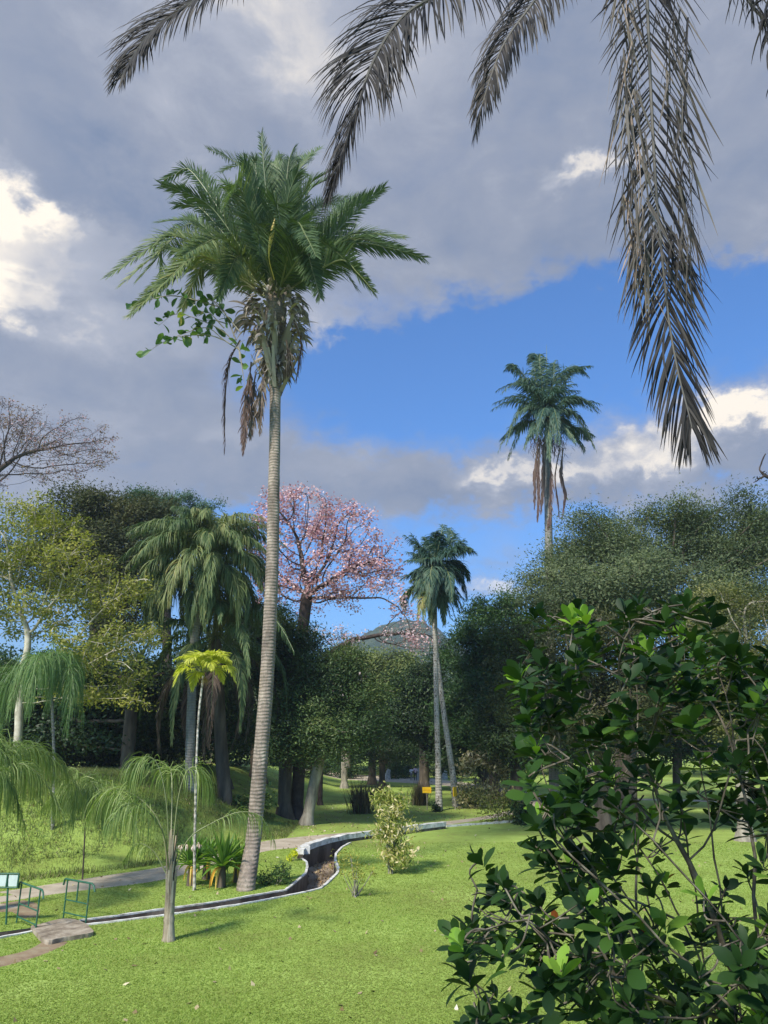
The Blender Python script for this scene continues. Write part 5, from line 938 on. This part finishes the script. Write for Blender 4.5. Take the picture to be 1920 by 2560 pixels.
# ================================================================ PEOPLE
M_SKIN = flat('skin', (.22, .12, .075), .6); M_HAIR = flat('black_hair', (.012, .010, .009), .7)
def skin(name, J, E_, rad, m, parent, sub=1):
    me = bpy.data.meshes.new(name); me.from_pydata([tuple(j) for j in J], E_, []); o = bpy.data.objects.new(name, me); COL.objects.link(o)
    sk = o.modifiers.new('skin', 'SKIN'); me.skin_vertices or None
    if not me.skin_vertices: 
        bpy.context.view_layer.objects.active = o; o.select_set(True); bpy.ops.mesh.customdata_skin_add(); o.select_set(False)
    for i, r_ in enumerate(rad): me.skin_vertices[0].data[i].radius = (r_, r_); me.skin_vertices[0].data[i].use_root = i == 0
    su = o.modifiers.new('sub', 'SUBSURF'); su.levels = su.render_levels = sub; me.materials.append(m); o.parent = parent
    for md in (sk,): md.use_smooth_shade = True
    return o
def person(px_, Y, hpx, face, top, bottom, label, seed, lean=0.0, arms=None, stride=.18, hat=None, long_sleeve=False, wide=1.0):
    rng = np.random.default_rng(seed); b_ = gp(px_, Y); t = thing('person', label, 'person', b_); t.rotation_euler = (0, 0, face); s = hpx * mpp(px_, 1940, Y) / 1.72
    L = lambda y: lean * max(0, y - .9)
    J = {'pel': (0, 0, .93), 'wst': (0, -L(1.1), 1.08), 'chs': (0, -L(1.3), 1.30), 'nck': (0, -L(1.46) - .01, 1.46), 'hdl': (0, -L(1.55) - .03, 1.56), 'hdt': (0, -L(1.62) - .02, 1.68)}
    if lean > .3: J['hdl'] = (0, -L(1.55) - .10, 1.50); J['hdt'] = (0, -L(1.6) - .17, 1.60)
    for sd_, k in ((-1, 'l'), (1, 'r')):
        st = stride * sd_; J['hip' + k] = (.095 * sd_, 0, .88); J['kne' + k] = (.10 * sd_, -st * .6 - .02, .49); J['ank' + k] = (.10 * sd_, -st + .05, .09); J['toe' + k] = (.11 * sd_, -st - .12, .035)
        J['sho' + k] = (.19 * sd_ * wide, -L(1.40), 1.40); J['elb' + k] = (.25 * sd_ * wide, -L(1.2) + .04 - st * .3, 1.12); J['wri' + k] = (.25 * sd_ * wide, -L(1.0) - .10 - st * .6, .90)
        if arms == 'bent': J['wri' + k] = (.12 * sd_, -L(1.2) - .28, 1.12)
        w_ = np.array(J['wri' + k]); J['plm' + k] = tuple(w_ + [0, -.02, -.08])
        for f_ in range(4): J['fg%d' % f_ + k] = tuple(w_ + [(.012 * sd_), -.045 + .02 * f_, -.155 - (.012 if f_ in (1, 2) else 0)])
        J['thm' + k] = tuple(w_ + [-.02 * sd_, -.06, -.09])
    rad = dict(pel=.135, wst=.12, chs=.145, nck=.055, hdl=.085, hdt=.085, hip=.085, kne=.058, ank=.040, toe=.035, sho=.062, elb=.042, wri=.028, plm=.032, thm=.011)
    Ed = [('pel', 'wst'), ('wst', 'chs'), ('chs', 'nck'), ('nck', 'hdl'), ('hdl', 'hdt')]
    for k in 'lr':
        Ed += [('pel', 'hip' + k), ('hip' + k, 'kne' + k), ('kne' + k, 'ank' + k), ('ank' + k, 'toe' + k), ('chs', 'sho' + k), ('sho' + k, 'elb' + k), ('elb' + k, 'wri' + k), ('wri' + k, 'plm' + k), ('plm' + k, 'thm' + k)] + [('plm' + k, 'fg%d' % f_ + k) for f_ in range(4)]
    names = list(J); ix = {n_: i for i, n_ in enumerate(names)}; R_ = lambda n_: rad.get(n_, rad.get(n_[:-1], .010))
    skin('body', [np.array(J[n_]) * s for n_ in names], [(ix[a], ix[b]) for a, b in Ed], [R_(n_) * s for n_ in names], M_SKIN, t, 2)
    def cloth(nm, keys, edges, add, m):
        ii = {n_: i for i, n_ in enumerate(keys)}; skin(nm, [np.array(J[n_]) * s for n_ in keys], [(ii[a], ii[b]) for a, b in edges], [(R_(n_) + add) * s for n_ in keys], m, t, 1)
    sk_ = ['wst', 'chs', 'shol', 'shor', 'elbl', 'elbr', 'pel'] + (['wril', 'wrir'] if long_sleeve else [])
    cloth('shirt', sk_, [('wst', 'chs'), ('chs', 'shol'), ('chs', 'shor'), ('shol', 'elbl'), ('shor', 'elbr'), ('pel', 'wst')] + ([('elbl', 'wril'), ('elbr', 'wrir')] if long_sleeve else []), .022, top)
    cloth('trousers', ['pel', 'hipl', 'hipr', 'knel', 'kner', 'ankl', 'ankr'], [('pel', 'hipl'), ('pel', 'hipr'), ('hipl', 'knel'), ('hipr', 'kner'), ('knel', 'ankl'), ('kner', 'ankr')], .018, bottom)
    h0, h1 = np.array(J['hdl']) * s, np.array(J['hdt']) * s
    skin('hair' if not hat else 'hat', [h1 + np.array([0, .012, .012]) * s, h1 * .6 + h0 * .4 + np.array([0, .03, 0]) * s], [(0, 1)], [.094 * s, .086 * s], hat or M_HAIR, t, 2)
    # the face: eyes, nose, mouth, ears as one small mesh each side of the head
    mb = MB(); c = h0 * .5 + h1 * .5
    for dx in (-.03, .03): tube(mb, [c + np.array([dx, -.088, .01]) * s, c + np.array([dx, -.094, .01]) * s], .009 * s, 6)
    tube(mb, [c + np.array([-.025, -.090, -.065]) * s, c + np.array([.025, -.090, -.065]) * s], .006 * s, 5)
    o = mb.build('face_marks', M_HAIR); o.parent = t
    mb = MB(); tube(mb, [c + np.array([0, -.085, .005]) * s, c + np.array([0, -.112, -.035]) * s, c + np.array([0, -.088, -.045]) * s], [.008 * s, .014 * s, .008 * s], 6)
    for sd_ in (-1, 1): tube(mb, [c + np.array([.088 * sd_, 0, .02]) * s, c + np.array([.095 * sd_, .005, -.01]) * s, c + np.array([.086 * sd_, 0, -.04]) * s], .013 * s, 6)
    o = mb.build('nose_and_ears', M_SKIN); o.parent = t
    for k in 'lr':
        mb = MB(); a = np.array(J['ank' + k]) * s; e = np.array(J['toe' + k]) * s; tube(mb, [a + np.array([0, .05, -.04]) * s, a * .5 + e * .5 + np.array([0, 0, .0]) * s, e + np.array([0, -.02, .01]) * s], [.045 * s, .05 * s, .032 * s], 8); o = mb.build('shoe', M_HAIR, None); o.parent = t
    return t
M_W = flat('white_cloth', (.70, .66, .64)); M_PK = flat('pink_cloth', (.78, .50, .54)); M_BK = flat('dark_cloth', (.02, .02, .024)); M_GY = flat('grey_cloth', (.22, .21, .20)); M_TL = flat('teal_cloth', (.10, .30, .27)); M_BL = flat('blue_cloth', (.03, .12, .36)); M_JN = flat('denim', (.02, .05, .16)); M_MR = flat('maroon_cloth', (.10, .012, .018))
person(1029, 101, 30, 3.0, M_W, M_GY, 'person in white top and grey trousers walking away, stooping, head down', 601, .45, stride=.1)
person(1039, 100.4, 34, 3.3, M_PK, M_BK, 'person in pale pink shirt and dark trousers walking away on the far path', 602, .05)
person(926, 101, 33, 0.3, M_TL, M_BK, 'person in teal top and dark trousers walking on the far path', 603, 0, 'bent')
person(1190, 83, 30, 1.9, M_BL, M_JN, 'person in blue shirt and blue jeans beside the cream-leaved shrub', 604, .1, long_sleeve=True)
person(1217, 83, 28, -1.7, M_MR, M_BK, 'person in dark red top and black trousers behind the cream-leaved shrub', 605, .1)

# ================================================================ LEAF LITTER AND GRASS
rl = np.random.default_rng(700); q = []
while len(q) < 5200:
    x_, y_ = rl.uniform(-22, 26), rl.uniform(14, 74); dens_ = 1.0 if (y_ > pathy(x_) + .8 and (x_ < 4 or y_ < 60)) else .16
    if rl.uniform() < dens_ and not inside((x_, y_), chan): q.append((x_, y_, float(hgt(x_, y_)) + .02))
mb = MB(); cards(mb, rl, np.array(q), .15, .08, rl.beta(2, 1.8, len(q)), 7, fold=.3)
tag(mb.build('leaf_litter', leafmat('litter', [(0, (.08, .05, .025)), (.5, (.26, .19, .09)), (.9, (.45, .38, .22)), (1, (.8, .75, .62))], 0)), 'scattered dry fallen leaves on the grass', 'leaf litter', kind='stuff')
def lawn_blades(n):
    rng = np.random.default_rng(701); y = 13.5 + 26 * rng.uniform(size=n) ** 1.9; x = rng.uniform(-1, 1, n) * (y * .60 + 1.0); X = np.column_stack([x, y])
    ok = ~(inside_np(X, chan) | inside_np(X, path_poly) | inside_np(X, dirt_poly) | inside_np(X, dirt2_poly) | inside_np(X, sb)); X = X[ok]; n = len(X)
    b_ = np.column_stack([X, hgt(X[:, 0], X[:, 1])]); pat = np.sin(X[:, 0] * 1.3 + np.sin(X[:, 1] * .9) * 2) * np.cos(X[:, 1] * 1.1 + np.sin(X[:, 0] * .5))
    pat = .5 * pat + .9 * np.sin(X[:, 0] * .42 + 2 * np.sin(X[:, 1] * .23)) * np.cos(X[:, 1] * .37 + 1.5 * np.sin(X[:, 0] * .3)); dry = np.exp(-((X[:, 0] - G(1150, 2240)[0]) / 2.2) ** 2 - ((X[:, 1] - G(1150, 2240)[1]) / 3.0) ** 2)
    h_ = rng.uniform(.010, .032, n) * (1 + .35 * np.clip(pat, -1, 1)); a = rng.uniform(0, 2 * PI, n); w_ = np.column_stack([np.cos(a), np.sin(a), 0 * a]) * (.006 + .0004 * X[:, 1])[:, None]
    tip = b_ + np.column_stack([rng.normal(size=n) * .03, rng.normal(size=n) * .03, h_]); V = np.stack([b_ - w_, b_ + w_, tip], 1).reshape(-1, 3)
    mb = MB(); mb.add(V, np.arange(3 * n).reshape(n, 3), np.clip(.5 + .15 * pat - .55 * dry * rng.uniform(size=n) + rng.normal(size=n) * .12, 0, 1))
    tag(mb.build('grass', leafmat('grass_blade', [(0, (.18, .17, .055)), (.35, (.205, .255, .055)), (.7, (.275, .375, .08)), (1, (.43, .52, .16))], .35, .6, .2)), 'short mown green lawn grass', 'grass', kind='stuff')
lawn_blades(520000)
# taller rough grass tufts on the bank
rt_ = np.random.default_rng(702); q = []
while len(q) < 80000:
    x_, y_ = rt_.uniform(-24, -5), rt_.uniform(24, 48)
    if y_ > pathy(x_) + .4: q.append((x_, y_))
X = np.array(q); n_ = len(X); b_ = np.column_stack([X, hgt(X[:, 0], X[:, 1])]); a = rt_.uniform(0, 2 * PI, n_); w_ = np.column_stack([np.cos(a), np.sin(a), 0 * a]) * .014; tip = b_ + np.column_stack([rt_.normal(size=n_) * .08, rt_.normal(size=n_) * .08, rt_.uniform(.06, .24, n_)])
mb = MB(); mb.add(np.stack([b_ - w_, b_ + w_, tip], 1).reshape(-1, 3), np.arange(3 * n_).reshape(n_, 3), rt_.uniform(0, 1, n_))
tag(mb.build('rough_grass', leafmat('rough_blade', [(0, (.07, .06, .028)), (.4, (.085, .115, .030)), (.8, (.15, .19, .045)), (1, (.30, .27, .11))], .3)), 'rough longer grass on the bank behind the path', 'grass', kind='stuff')

# ================================================================ AIR
mb = MB(); box(mb, (0, 1700, -3), 4600, 3700, 260); hz = mb.build('haze', None)
hm = bpy.data.materials.new('air'); hm.use_nodes = True; t = hm.node_tree; t.nodes.remove(t.nodes['Principled BSDF']); pv = t.nodes.new('ShaderNodeVolumePrincipled')
pv.inputs['Color'].default_value = (.72, .84, 1, 1); pv.inputs['Density'].default_value = .00035; pv.inputs['Anisotropy'].default_value = .2; t.links.new(pv.outputs[0], t.nodes['Material Output'].inputs['Volume'])
hz.data.materials.clear(); hz.data.materials.append(hm); tag(hz, 'thin blue haze in the air', 'haze', kind='stuff')
